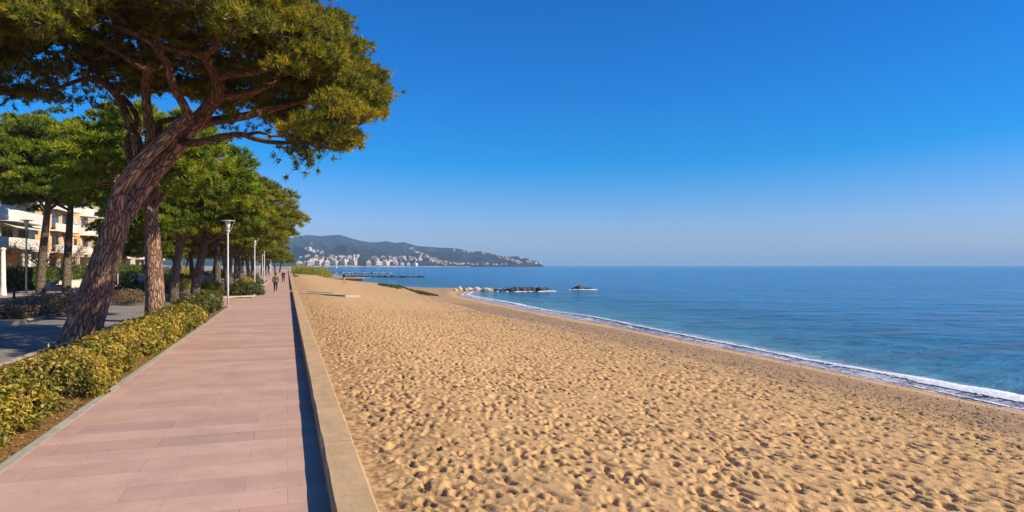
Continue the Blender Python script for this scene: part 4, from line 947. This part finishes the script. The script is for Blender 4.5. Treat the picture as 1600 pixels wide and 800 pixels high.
# ================================================================== PEOPLE
def person(label, x, y, z, rz, h, top, legs, hair, stride=.32, pose='walk', hat=None, pack=None, group=None):
    t = thing('person', label, 'person', (x, y, z), rz, group); k = h / 1.75
    if pose == 'walk':
        J = {'pel': (0, 0, .95), 'ch': (0, .02, 1.27), 'nk': (0, .03, 1.47), 'hd': (0, .05, 1.60), 'ht': (0, .05, 1.70),
             'hl': (-.10, 0, .90), 'kl': (-.11, stride * .5, .50), 'al': (-.11, stride * .55, .09), 'tl': (-.11, stride * .55 + .17, .04),
             'hr': (.10, 0, .90), 'kr': (.11, -stride * .15, .50), 'ar': (.11, -stride * .95, .14), 'tr': (.11, -stride * .85, .03),
             'sl': (-.19, .02, 1.42), 'el': (-.25, -.08, 1.14), 'wl': (-.25, .04, .92), 'sr': (.19, .02, 1.42), 'er': (.25, .06, 1.14), 'wr': (.24, .20, .95)}
    else:
        J = {'pel': (0, 0, .14), 'ch': (0, -.06, .46), 'nk': (0, -.04, .66), 'hd': (0, 0, .79), 'ht': (0, .01, .88),
             'hl': (-.10, .05, .13), 'kl': (-.13, .38, .42), 'al': (-.14, .62, .08), 'tl': (-.14, .78, .05),
             'hr': (.10, .05, .13), 'kr': (.13, .40, .40), 'ar': (.14, .66, .08), 'tr': (.14, .82, .05),
             'sl': (-.18, -.05, .61), 'el': (-.24, .10, .38), 'wl': (-.16, .32, .42), 'sr': (.18, -.05, .61), 'er': (.24, .10, .38), 'wr': (.16, .32, .42)}
    E = [('pel', 'ch'), ('ch', 'nk'), ('nk', 'hd'), ('hd', 'ht'), ('pel', 'hl'), ('hl', 'kl'), ('kl', 'al'), ('al', 'tl'), ('pel', 'hr'), ('hr', 'kr'), ('kr', 'ar'), ('ar', 'tr'), ('ch', 'sl'), ('sl', 'el'), ('el', 'wl'), ('ch', 'sr'), ('sr', 'er'), ('er', 'wr')]
    Rd = dict(pel=.13, ch=.15, nk=.06, hd=.10, ht=.075, hl=.10, kl=.062, al=.042, tl=.035, hr=.10, kr=.062, ar=.042, tr=.035, sl=.06, el=.042, wl=.03, sr=.06, er=.042, wr=.03)
    def skin(nm, keys, mat, grow, parent):
        ks = [q for q in J if q in keys]; ix = {q: i for i, q in enumerate(ks)}
        me = bpy.data.meshes.new(nm); me.from_pydata([tuple(c * k for c in J[q]) for q in ks], [(ix[a], ix[b]) for a, b in E if a in ix and b in ix], []); me.update(); me.materials.append(mat)
        o = bpy.data.objects.new(nm, me); C.objects.link(o); o.parent = parent
        md = o.modifiers.new('skin', 'SKIN'); md.use_smooth_shade = True; sv = me.skin_vertices[0].data
        for q in ks: g_ = grow.get(q, 0) if isinstance(grow, dict) else grow; sv[ix[q]].radius = ((Rd[q] + g_) * k, (Rd[q] + g_) * k * (.75 if q in ('pel', 'ch') else 1)); sv[ix[q]].use_root = (q == ks[0])
        o.modifiers.new('sub', 'SUBSURF').render_levels = 2; return o
    SK = simple('skin', (.45, .27, .19), .6, .05)
    skin('body', set(J), SK, 0, t)
    skin('jacket', {'pel', 'ch', 'sl', 'sr', 'el', 'er', 'wl', 'wr'}, top, .025, t)
    skin('trousers', {'pel', 'hl', 'kl', 'al', 'hr', 'kr', 'ar'}, legs, .018, t)
    for s_, q in ((-1, 'l'), (1, 'r')):
        a, b = J['a' + q], J['t' + q]; MB().tube([(a[0] * k, (a[1] - .06) * k, max(.04, a[2] - .04) * k), ((a[0] + b[0]) / 2 * k, (a[1] + b[1]) / 2 * k, (max(.045, a[2] - .05)) * k), (b[0] * k, b[1] * k, b[2] * k)], [.05, .052, .035], 8).build('shoe', DARKM, t, True)
    hd = J['hd']; mb = MB(); mb.lathe([(.02, .13), (.07, .12), (.105, .07), (.115, .0), (.10, -.06)], n=12)
    mb.v = [((hd[0] + vx) * k, (hd[1] - .03 + vy) * k, (hd[2] + .02 + vz) * k) for vx, vy, vz in mb.v]; mb.build('hair', hair, t, True)
    if hat: mb = MB(); mb.lathe([(.20, .06), (.19, .075), (.115, .08), (.11, .16), (.03, .18)], n=14); mb.v = [((hd[0] + vx) * k, (hd[1] + vy) * k, (hd[2] + vz) * k) for vx, vy, vz in mb.v]; mb.build('hat', hat, t, True)
    if pack: o = MB().box(-.15 * k, .15 * k, -.30 * k, -.13 * k, 1.02 * k, 1.44 * k, tap=.12).build('backpack', pack, t); bv = o.modifiers.new('bevel', 'BEVEL'); bv.width = .04; bv.segments = 3
    return t
OLIVE = simple('olive_cloth', (.11, .085, .04), .85, .2, 8); NAVY = simple('navy_denim', (.02, .022, .035), .85, .2, 8); HAIR = simple('dark_hair', (.02, .014, .01), .6, .2)
BLACKC = simple('black_cloth', (.02, .02, .022), .85); TANC = simple('tan_cloth', (.42, .33, .22), .85); REDC = simple('red_cloth', (.4, .06, .04), .85)
x, y_ = at(430.5, 40.5); person('person in olive jacket and dark trousers walking away along the promenade', x, y_, 0, -.05, 1.76, OLIVE, NAVY, HAIR, .30)
x, y_ = at(442.8, 26); person('distant person in dark clothes with a white hat on the promenade', x, y_, 0, .1, 1.72, BLACKC, BLACKC, HAIR, .28, hat=WHITE)
def sandz(x, y): return float(beachZ(np.array([x]), np.array([y]))[0])
p = G(537.5, 442.5, -.3); person('person in dark top and pale trousers walking on the beach', p[0], p[1], sandz(p[0], p[1]), -1.2, 1.7, BLACKC, TANC, HAIR, .3)
p = G(461, 434, -.2); person('person in pale clothes sitting on the sand far along the wall', p[0], p[1], sandz(p[0], p[1]), -1.5, 1.7, TANC, BLACKC, HAIR, pose='sit')
p = G(455.5, 432.5, -.1); person('person in brown clothes sitting beside the far promenade wall', p[0] + .5, p[1], sandz(p[0] + .5, p[1]), -1.5, 1.7, OLIVE, OLIVE, HAIR, pose='sit')

# ================================================================== ROCKS
def rock_mesh(seed):
    import bmesh
    r = np.random.default_rng(seed); bm = bmesh.new(); bmesh.ops.create_icosphere(bm, subdivisions=3, radius=.5)
    pl = [unit(r.normal(0, 1, 3)) for _ in range(9)]; of = r.uniform(.30, .44, 9)
    for vv in bm.verts:
        p = np.array(vv.co)
        for n_, o_ in zip(pl, of):
            e = p @ n_ - o_
            if e > 0: p = p - n_ * e * .92
        p = p * (1 + .06 * (fbm(p[0] * 5 + seed, p[1] * 5 + p[2] * 4, 3) - .5)); vv.co = Vector(p)
    V = [tuple(v.co) for v in bm.verts]; F = [tuple(v.index for v in f.verts) for f in bm.faces]; bm.free(); return V, F
m = M('pale_rock'); v = m.coord(); m.col(m.ramp(m.noise(v, 3, 6, .7), [(.3, (.36, .27, .19)), (.7, (.68, .55, .42))])).rough(.9, .2); m.bump(m.noise(v, 8, 6, .7), .7, .06); ROCKP = m.m
m = M('dark_rock'); v = m.coord(); m.col(m.ramp(m.noise(v, 3, 6, .7), [(.3, (.02, .016, .013)), (.7, (.09, .062, .045))])).rough(.7, .4); m.bump(m.noise(v, 8, 6, .7), .7, .06); ROCKD = m.m
rocks = {}
def rock(name, key, mat, loc, sc, rz, label, group):
    if (name, key) in rocks: o = rocks[(name, key)].copy(); C.objects.link(o)
    else:
        V, F = rock_mesh(key); o = mesh_obj(name, V, F, mat, None, True); rocks[(name, key)] = o
    o.location = tuple(map(float, loc)); o.scale = sc; o.rotation_euler = (random.uniform(-.3, .3), random.uniform(-.3, .3), rz)
    return tag(o, label, 'boulder', group)
pale = [(712, 1.0, .6), (718, 1.5, 1.1), (727, 1.3, .8), (734, 1.7, 1.0), (746, 1.6, 1.35), (754, 1.2, .8), (760, 1.9, 1.0), (768, 1.0, .6)]
lab = ['smallest pale boulder at the left end of the near groyne', 'pale rounded boulder, second from the left on the near groyne', 'low pale boulder between two larger ones on the near groyne', 'broad pale boulder in the middle of the pale rocks', 'tallest pale boulder of the near groyne', 'pale boulder leaning against the right side of the tallest one', 'broadest pale boulder at the right of the pale rocks', 'small pale boulder where the groyne meets the water']
for i, (u, w_, h_) in enumerate(pale):
    p = P(u, 455, 106 + .6 * (i % 2)); zz = sandz(p[0], p[1]); zz = max(zz, -1.55)
    rock('boulder', 100 + i, ROCKP, (p[0], p[1], zz + h_ * .22), (w_ * .78, w_ * .7, h_ * .85), i * 1.1, lab[i], 'pale boulders of the near groyne')
for i in range(30):
    u = 772 + i * 2.85 + random.uniform(-1, 1); hh_ = random.uniform(.55, 1.05) * (1 if i > 7 else .6); big = 1.35 if i in (11, 17, 18, 23, 25) else 1.0
    p = P(u, 456, 106.5 + .05 * i + random.uniform(-.9, .9)); rock('boulder', 120 + i % 7, ROCKD, (p[0], p[1], -1.5 + .16 * hh_), (random.uniform(.8, 1.35) * big, 1.0 * big, hh_ * big), random.uniform(0, 6), 'dark wet rock in the line running out from the pale boulders', 'dark rocks of the near groyne')
for i, (u, w_, h_) in enumerate(((896, 1.0, .4), (901, 1.3, .85), (905, 1.5, 1.0), (911, 1.1, .6), (918, 1.2, .4), (924, .9, .35))):
    p = P(u, 452.5, 114 + (i % 2)); rock('boulder', 120 + i, ROCKD, (p[0], p[1], -1.5 + .2 * h_), (w_, w_, h_), i, ('low dark rock left of the lone islet peak', 'dark rock against the left of the islet peak', 'peaked dark rock standing alone in the sea', 'dark rock just right of the islet peak', 'flat dark rock right of the islet', 'outermost flat dark rock of the islet')[i], None)
# pebbles and wrack on the tide band
r = np.random.default_rng(88); n = 14000; Yp = 6 + 60 * r.random(n) ** 1.8; tp = np.clip(r.normal(.36, .22, n), -.1, .84); Xp = crestX(Yp) + tp * (shoreX(Yp) - crestX(Yp)); s = (.007 + .012 * r.random(n) ** 3 * 2)[:, None, None]
O = np.array([(1, 0, 0), (0, 1, 0), (-1, 0, 0), (0, -1, 0), (0, 0, .6), (0, 0, -.6)]); V = (O[None] * r.uniform(.6, 1.4, (n, 6, 1))) * s * (1 + Yp[:, None, None] * .012) + np.stack([Xp, Yp, beachZ(Xp, Yp) + .008], -1)[:, None, :]
F = (np.array([(0, 1, 4), (1, 2, 4), (2, 3, 4), (3, 0, 4), (1, 0, 5), (2, 1, 5), (3, 2, 5), (0, 3, 5)])[None] + 6 * np.arange(n)[:, None, None]).reshape(-1, 3)
PEB = foliage('pebble', [(0, (.05, .04, .03)), (.5, (.22, .16, .11)), (1, (.62, .54, .45))], .0, .8)
tag(mesh_obj('pebbles', V.reshape(-1, 3), F, PEB, None, False, {'tint': ('FLOAT', np.repeat(r.random(n), 6))}), 'small pebbles and shells strewn along the tide band', 'pebbles', kind='stuff')
# foam about the rocks
V = []; F = []; r = np.random.default_rng(77)
for (u0, u1, y0_, d_, n) in ((850, 868, 456, 106.5, 14), (888, 934, 453, 113.5, 34), (776, 850, 457.5, 105, 16)):
    for _ in range(n):
        c0 = P(r.uniform(u0, u1), y0_, d_ + r.uniform(-1.2, 1.0)); b0 = len(V); k = 9; rx_, ry_ = r.uniform(.15, .6), r.uniform(.1, .3)
        V.append((c0[0], c0[1], -1.40))
        for j in range(k): a = 2 * math.pi * j / k; q = r.uniform(.6, 1.2); V.append((c0[0] + rx_ * q * math.cos(a), c0[1] + ry_ * q * math.sin(a), -1.475))
        F += [(b0, b0 + 1 + j, b0 + 1 + (j + 1) % k) for j in range(k)]
tag(mesh_obj('rock_foam', V, F, FOAM, None, True), 'small patches of white foam round the groyne rocks', 'foam', kind='stuff')
# far breakwaters, rock by rock
for nm, (u0, u1, y_0, d_), n in (('nearer', (545, 662, 433, 236), 62), ('farther', (512, 612, 427, 352), 56)):
    for i in range(n):
        f_ = i / n; u = u0 + (u1 - u0) * f_ + random.uniform(-1, 1); tall = .85 - .45 * f_
        p = P(u, y_0, d_ + random.uniform(-1.5, 1.5)); rock('boulder', 120 + i % 7 if nm == 'nearer' or i % 3 == 0 else 130 + i % 5, ROCKD if (nm == 'nearer' or i % 3 == 0) else ROCKP, (p[0], p[1], -1.5 + .2 * tall), (random.uniform(1.6, 3.2), 1.8, tall * random.uniform(.6, 1.1)), random.uniform(0, 6),
            'dark rock in the nearer of the two far breakwaters' if nm == 'nearer' else 'rock in the farther of the two far breakwaters', 'rocks of the %s far breakwater' % nm)
# small terrace on the far beach
t = thing('beach_terrace', 'low concrete terrace with a dark retaining edge on the far beach', 'terrace', (13.5, 176, -1.0), R(-4)); MB().box(-4.5, 4.5, 0, 6, -.8, .35).build('platform', simple('terrace_stone', (.40, .33, .24), .9), t); MB().box(-4.5, 4.5, -.3, -.01, -.8, .25).build('retaining_wall', ROCKD, t)
# small boat in the bay
t = thing('motor_boat', 'tiny white motor boat far out in the bay before the town', 'boat', tuple(P(525, 418.7, 1150) * [1, 1, 0] + [0, 0, -1.45]), .6)
mb = MB(); mb.add([(-1.2, -3, .9), (1.2, -3, .9), (1.3, 1, 1.0), (0, 4, 1.2), (-1.3, 1, 1.0), (-.8, -3, -.1), (.8, -3, -.1), (.8, 1, -.1), (0, 3.2, -.1), (-.8, 1, -.1)], [(0, 1, 2, 3, 4), (9, 8, 7, 6, 5), (0, 5, 6, 1), (1, 6, 7, 2), (2, 7, 8, 3), (3, 8, 9, 4), (4, 9, 5, 0)]); mb.build('hull', WHITE, t)
MB().box(-.8, .8, -1, 1.2, 1.0, 2.2, tap=.2).build('cabin', WHITE, t)

# ================================================================== HILLS AND TOWN
ridge = [(-200, 378), (100, 374), (300, 377), (440, 375), (450, 372.3), (466, 370), (480, 367), (502, 369), (516, 367.6), (530, 367), (540, 369.5), (550, 373), (565, 376.5), (578, 378.6), (590, 378.5), (603, 377), (619, 379.8), (631, 378.4), (640, 381), (651, 384.3), (663, 385.3), (689, 387.2), (705, 387.8), (717, 389), (736, 393.6), (750, 392.6), (768, 396.5), (784, 400.4), (797, 401.5), (808, 400.2), (817, 404.2), (822, 403.2), (828, 406), (842, 410), (847, 414), (852, 418)]
Rr = lambda u: interp(u, [(-200, 4300), (440, 4300), (560, 4000), (660, 3650), (720, 3450), (790, 2950), (852, 2700)])
Zs_ = lambda u: interp(u, [(-200, 2060), (560, 2060), (660, 2160), (760, 2380), (852, 2560)])
def terr(u, d):
    u = np.asarray(u, float); d = np.asarray(d, float)
    hr = np.maximum((415 - interp(u, ridge)) / FPX * Rr(u) + EYE, -4); t = (d - Zs_(u)) / (Rr(u) - Zs_(u))
    prof = np.clip(t, 0, 1) ** 1.25
    h = -1.3 + hr * prof + np.clip(t, 0, .03) * 60
    amp = hr * .50 * np.sin(np.clip(t, 0, 1) * math.pi) ** 1.0
    sp = fbm(u / 26. + t * 1.6, t * 2.4 + 3 + u / 90., 4) - .5
    h = h + amp * sp * 1.25
    h = np.where(t > 1, -1.3 + hr * (1 - (t - 1) * 2.2), h)
    return np.where(t < -.002, -3.5, np.maximum(h, -6))
us = np.concatenate([np.arange(-200, 440, 12), np.arange(440, 853, 1.2)]); tt = np.concatenate([np.linspace(-.02, 1.0, 110), np.linspace(1.02, 1.45, 12)])
U, T = np.meshgrid(us, tt); Dd = Zs_(U) + T * (Rr(U) - Zs_(U)); Hh = terr(U, Dd)
A_ = (U - 800) / FPX
X = Dd * (FW[0] + A_ * RT[0]); Y = Dd * (FW[1] + A_ * RT[1])
ny, nx = X.shape; idx = np.arange(ny * nx).reshape(ny, nx)
m = M('wooded_hillside'); v = m.coord()
c = m.ramp(m.noise(v, .03, 6, .7), [(.3, (.008, .013, .014)), (.5, (.022, .027, .026)), (.75, (.07, .056, .044))])
c = m.mix(m.ramp(m.noise(v, .011, 4, .6), [(.45, (0, 0, 0)), (.6, (.7, .7, .7))]), c, (.055, .055, .045))  # paler patches paint the lit and shaded folds of the slopes into the colour
c = m.mix(m.ramp(m.noise(v, .0035, 4, .6), [(.60, (0, 0, 0)), (.68, (.8, .8, .8))]), c, (.21, .15, .10))
at_ = m.n('ShaderNodeAttribute', attribute_name='strand').outputs['Fac']; c = m.mix(at_, c, (.50, .42, .31))
m.col(c).rough(.95, .05); m.bump(m.math('ADD', m.noise(v, .05, 5, .7), m.math('MULTIPLY', m.noise(v, .012, 4, .6), 4.0)), 1.0, 14.0); HILL = m.m
tag(mesh_obj('hills', np.stack([X, Y, Hh], -1).reshape(-1, 3), np.stack([idx[:-1, :-1], idx[:-1, 1:], idx[1:, 1:], idx[1:, :-1]], -1).reshape(-1, 4), HILL, None, True, {'strand': ('FLOAT', (T < .022) * 1.0 * (U < 735))}), kind='structure')

def block_mat(name, c):
    m = M(name); v = m.coord(); sp_ = m.n('ShaderNodeSeparateXYZ'); m.l(v, sp_.inputs[0])
    cb = m.n('ShaderNodeCombineXYZ'); m.l(m.math('ADD', sp_.outputs[0], sp_.outputs[1]), cb.inputs[0]); m.l(sp_.outputs[2], cb.inputs[1])
    b_ = m.n('ShaderNodeTexBrick'); m.l(cb.outputs[0], b_.inputs['Vector']); b_.offset = 0; b_.inputs['Scale'].default_value = 1; b_.inputs['Brick Width'].default_value = 3.6; b_.inputs['Row Height'].default_value = 3.0; b_.inputs['Mortar Size'].default_value = .9; b_.inputs['Mortar Smooth'].default_value = 0
    b_.inputs['Color1'].default_value = b_.inputs['Color2'].default_value = (.12, .12, .13, 1); b_.inputs['Mortar'].default_value = (*c, 1)
    m.col(b_.outputs['Color']).rough(.8, .3); return m.m
BM = [block_mat('town_white', (.72, .69, .66)), block_mat('town_cream', (.68, .56, .42)), block_mat('town_rose', (.62, .44, .36)), block_mat('town_grey', (.42, .42, .44))]
def town_block(w_, d_, h_, mi, roofed, name):
    t = thing(name, 'x', 'building'); mb = MB(); mb.box(-w_ / 2, w_ / 2, -d_ / 2, d_ / 2, -6, h_).build('wall', BM[mi], t)
    if roofed:
        q = MB(); a, b_ = w_ / 2 + .5, d_ / 2 + .5; q.add([(-a, -b_, h_), (a, -b_, h_), (a, b_, h_), (-a, b_, h_), (-a * .4, 0, h_ + 2.2), (a * .4, 0, h_ + 2.2)], [(0, 1, 5, 4), (1, 2, 5), (2, 3, 4, 5), (3, 0, 4), (3, 2, 1, 0)]); q.build('roof', ROOF, t)
    else:
        MB().box(-w_ / 2 - .3, w_ / 2 + .3, -d_ / 2 - .3, d_ / 2 + .3, h_, h_ + .8).build('roof', WHITE, t); MB().box(-w_ * .15, w_ * .15, -d_ * .2, d_ * .2, h_ + .8, h_ + 3.6).build('stair_tower', WHITE, t)
        for k in range(1, int(h_ / 3)): MB().box(-w_ / 2 + 1, w_ / 2 - 1, -d_ / 2 - 1.4, -d_ / 2 - .01, k * 3 - .2, k * 3 + .7).build('balcony', WHITE, t)
    return t
def place(t, u, d, dz=0, rz=0): 
    p = P(u, 415, d); t.location = (p[0], p[1], float(terr(u, d)) + dz); t.rotation_euler = (0, 0, -YAW - math.atan((u - 800) / FPX) * 0 + rz)
front = [(467.5, 7.5, 11, 0), (477, 5, 9, 1), (486, 12, 12, 1), (499, 9, 11, 1), (511.5, 8, 10.5, 0), (523.5, 9, 10.5, 2), (538.5, 9.5, 10, 1), (552.5, 9, 11.5, 2), (576, 8, 10.5, 2), (591.5, 10, 8, 0), (602.5, 11, 8, 1), (618, 7, 7.5, 2), (628, 5, 6.5, 0), (638, 6, 6, 3), (649, 6, 7, 0)]
for i, (u, wp, hp, mi) in enumerate(front):
    d = float(Zs_(u)) + 62; s_ = d / FPX; t = town_block(wp * s_ * .92, 16, hp * s_ * .52, mi, False, 'seafront_block')
    t['label'] = ('tall white', 'narrow cream', 'broad cream', 'cream', 'white', 'rose tinted', 'square cream', 'tower topped rose', 'isolated rose tinted', 'long low white', 'long low cream', 'small rose', 'small white', 'small grey', 'white')[i] + ' seafront block, number %s from the left in the far town' % ('one', 'two', 'three', 'four', 'five', 'six', 'seven', 'eight', 'nine', 'ten', 'eleven', 'twelve', 'thirteen', 'fourteen', 'fifteen')[i]
    place(t, u, d, 2, random.uniform(-.5, .5))
vil = [town_block(9, 8, 5.5, 0, True, 'hillside_house'), town_block(12, 9, 7, 0, False, 'hillside_house'), town_block(8, 8, 5, 2, True, 'hillside_house'), town_block(14, 9, 6, 1, True, 'hillside_house')]
# each quarter: (name, polyline of (u, y), spread in y, count)
quarters = [('white town house behind the seafront blocks', [(468, 404), (520, 404), (560, 405)], 3.4, 46), ('house in the rows right of the seafront blocks', [(585, 405), (620, 406), (658, 405)], 3.6, 44),
    ('house high on the slope above the left of the town', [(477, 391), (490, 393), (505, 397)], 1.6, 10), ('pale villa at the top of the left hill clearing', [(482, 381), (490, 382)], 1.2, 4),
    ('house on the steep spur in the middle of the hills', [(640, 388), (650, 393), (662, 399), (674, 404)], 2.0, 24), ('house of the pale village low on the middle of the coast', [(672, 406), (682, 408), (698, 413)], 3.0, 40),
    ('low house along the shore right of the village', [(702, 412), (740, 413.5), (790, 414)], 1.0, 26), ('villa on the ridge right of the middle hill', [(704, 391), (722, 393), (735, 394.5), (760, 397)], .9, 14),
    ('villa on the slope down to the headland', [(768, 398.5), (785, 402.5), (800, 407), (815, 412)], 2.0, 34), ('villa among the trees on the headland tip', [(812, 404), (828, 408), (842, 412.5)], 2.2, 16)]
first = set(); cnt = 0
for lb, pl, sp, n in quarters:
    for i in range(n):
        f_ = random.random() * (len(pl) - 1); k = min(int(f_), len(pl) - 2); g_ = f_ - k
        u = pl[k][0] + (pl[k + 1][0] - pl[k][0]) * g_ + random.uniform(-1.5, 1.5); y_ = pl[k][1] + (pl[k + 1][1] - pl[k][1]) * g_ + random.uniform(-sp, sp)
        dd = np.linspace(float(Zs_(u)) + 35, float(Rr(u)) - 20, 240); hh = terr(np.full_like(dd, u), dd); yy = 415 - FPX * (hh - EYE) / dd
        j = np.argmax(yy <= y_)
        if yy[j] > y_: j = int(np.argmin(np.abs(yy - y_)))
        v_ = vil[random.choice((0, 0, 1, 2, 3, 3))]
        if v_.name not in first: first.add(v_.name); t = v_; t['label'] = lb; t['group'] = 'houses: ' + lb
        else: t = dup(v_, (0, 0, 0), 0, random.uniform(.8, 1.25) * (.62 if 'villa' in lb or 'spur' in lb else 1), lb, 'houses: ' + lb)
        place(t, u, float(dd[j]), 0, random.uniform(-.7, .7))

# ================================================================== AIR
hz = MB().box(-3000, 19000, -400, 19000, -8, 202).build('haze', None); hz.data.materials.clear()
m = bpy.data.materials.new('haze_air'); m.use_nodes = True; nt = m.node_tree; nt.nodes.remove(nt.nodes['Principled BSDF'])
pv = nt.nodes.new('ShaderNodeVolumePrincipled'); pv.inputs['Color'].default_value = (.42, .71, 1.0, 1); pv.inputs['Density'].default_value = .00013
nt.links.new(pv.outputs[0], nt.nodes['Material Output'].inputs['Volume']); hz.data.materials.append(m); tag(hz, kind='stuff')
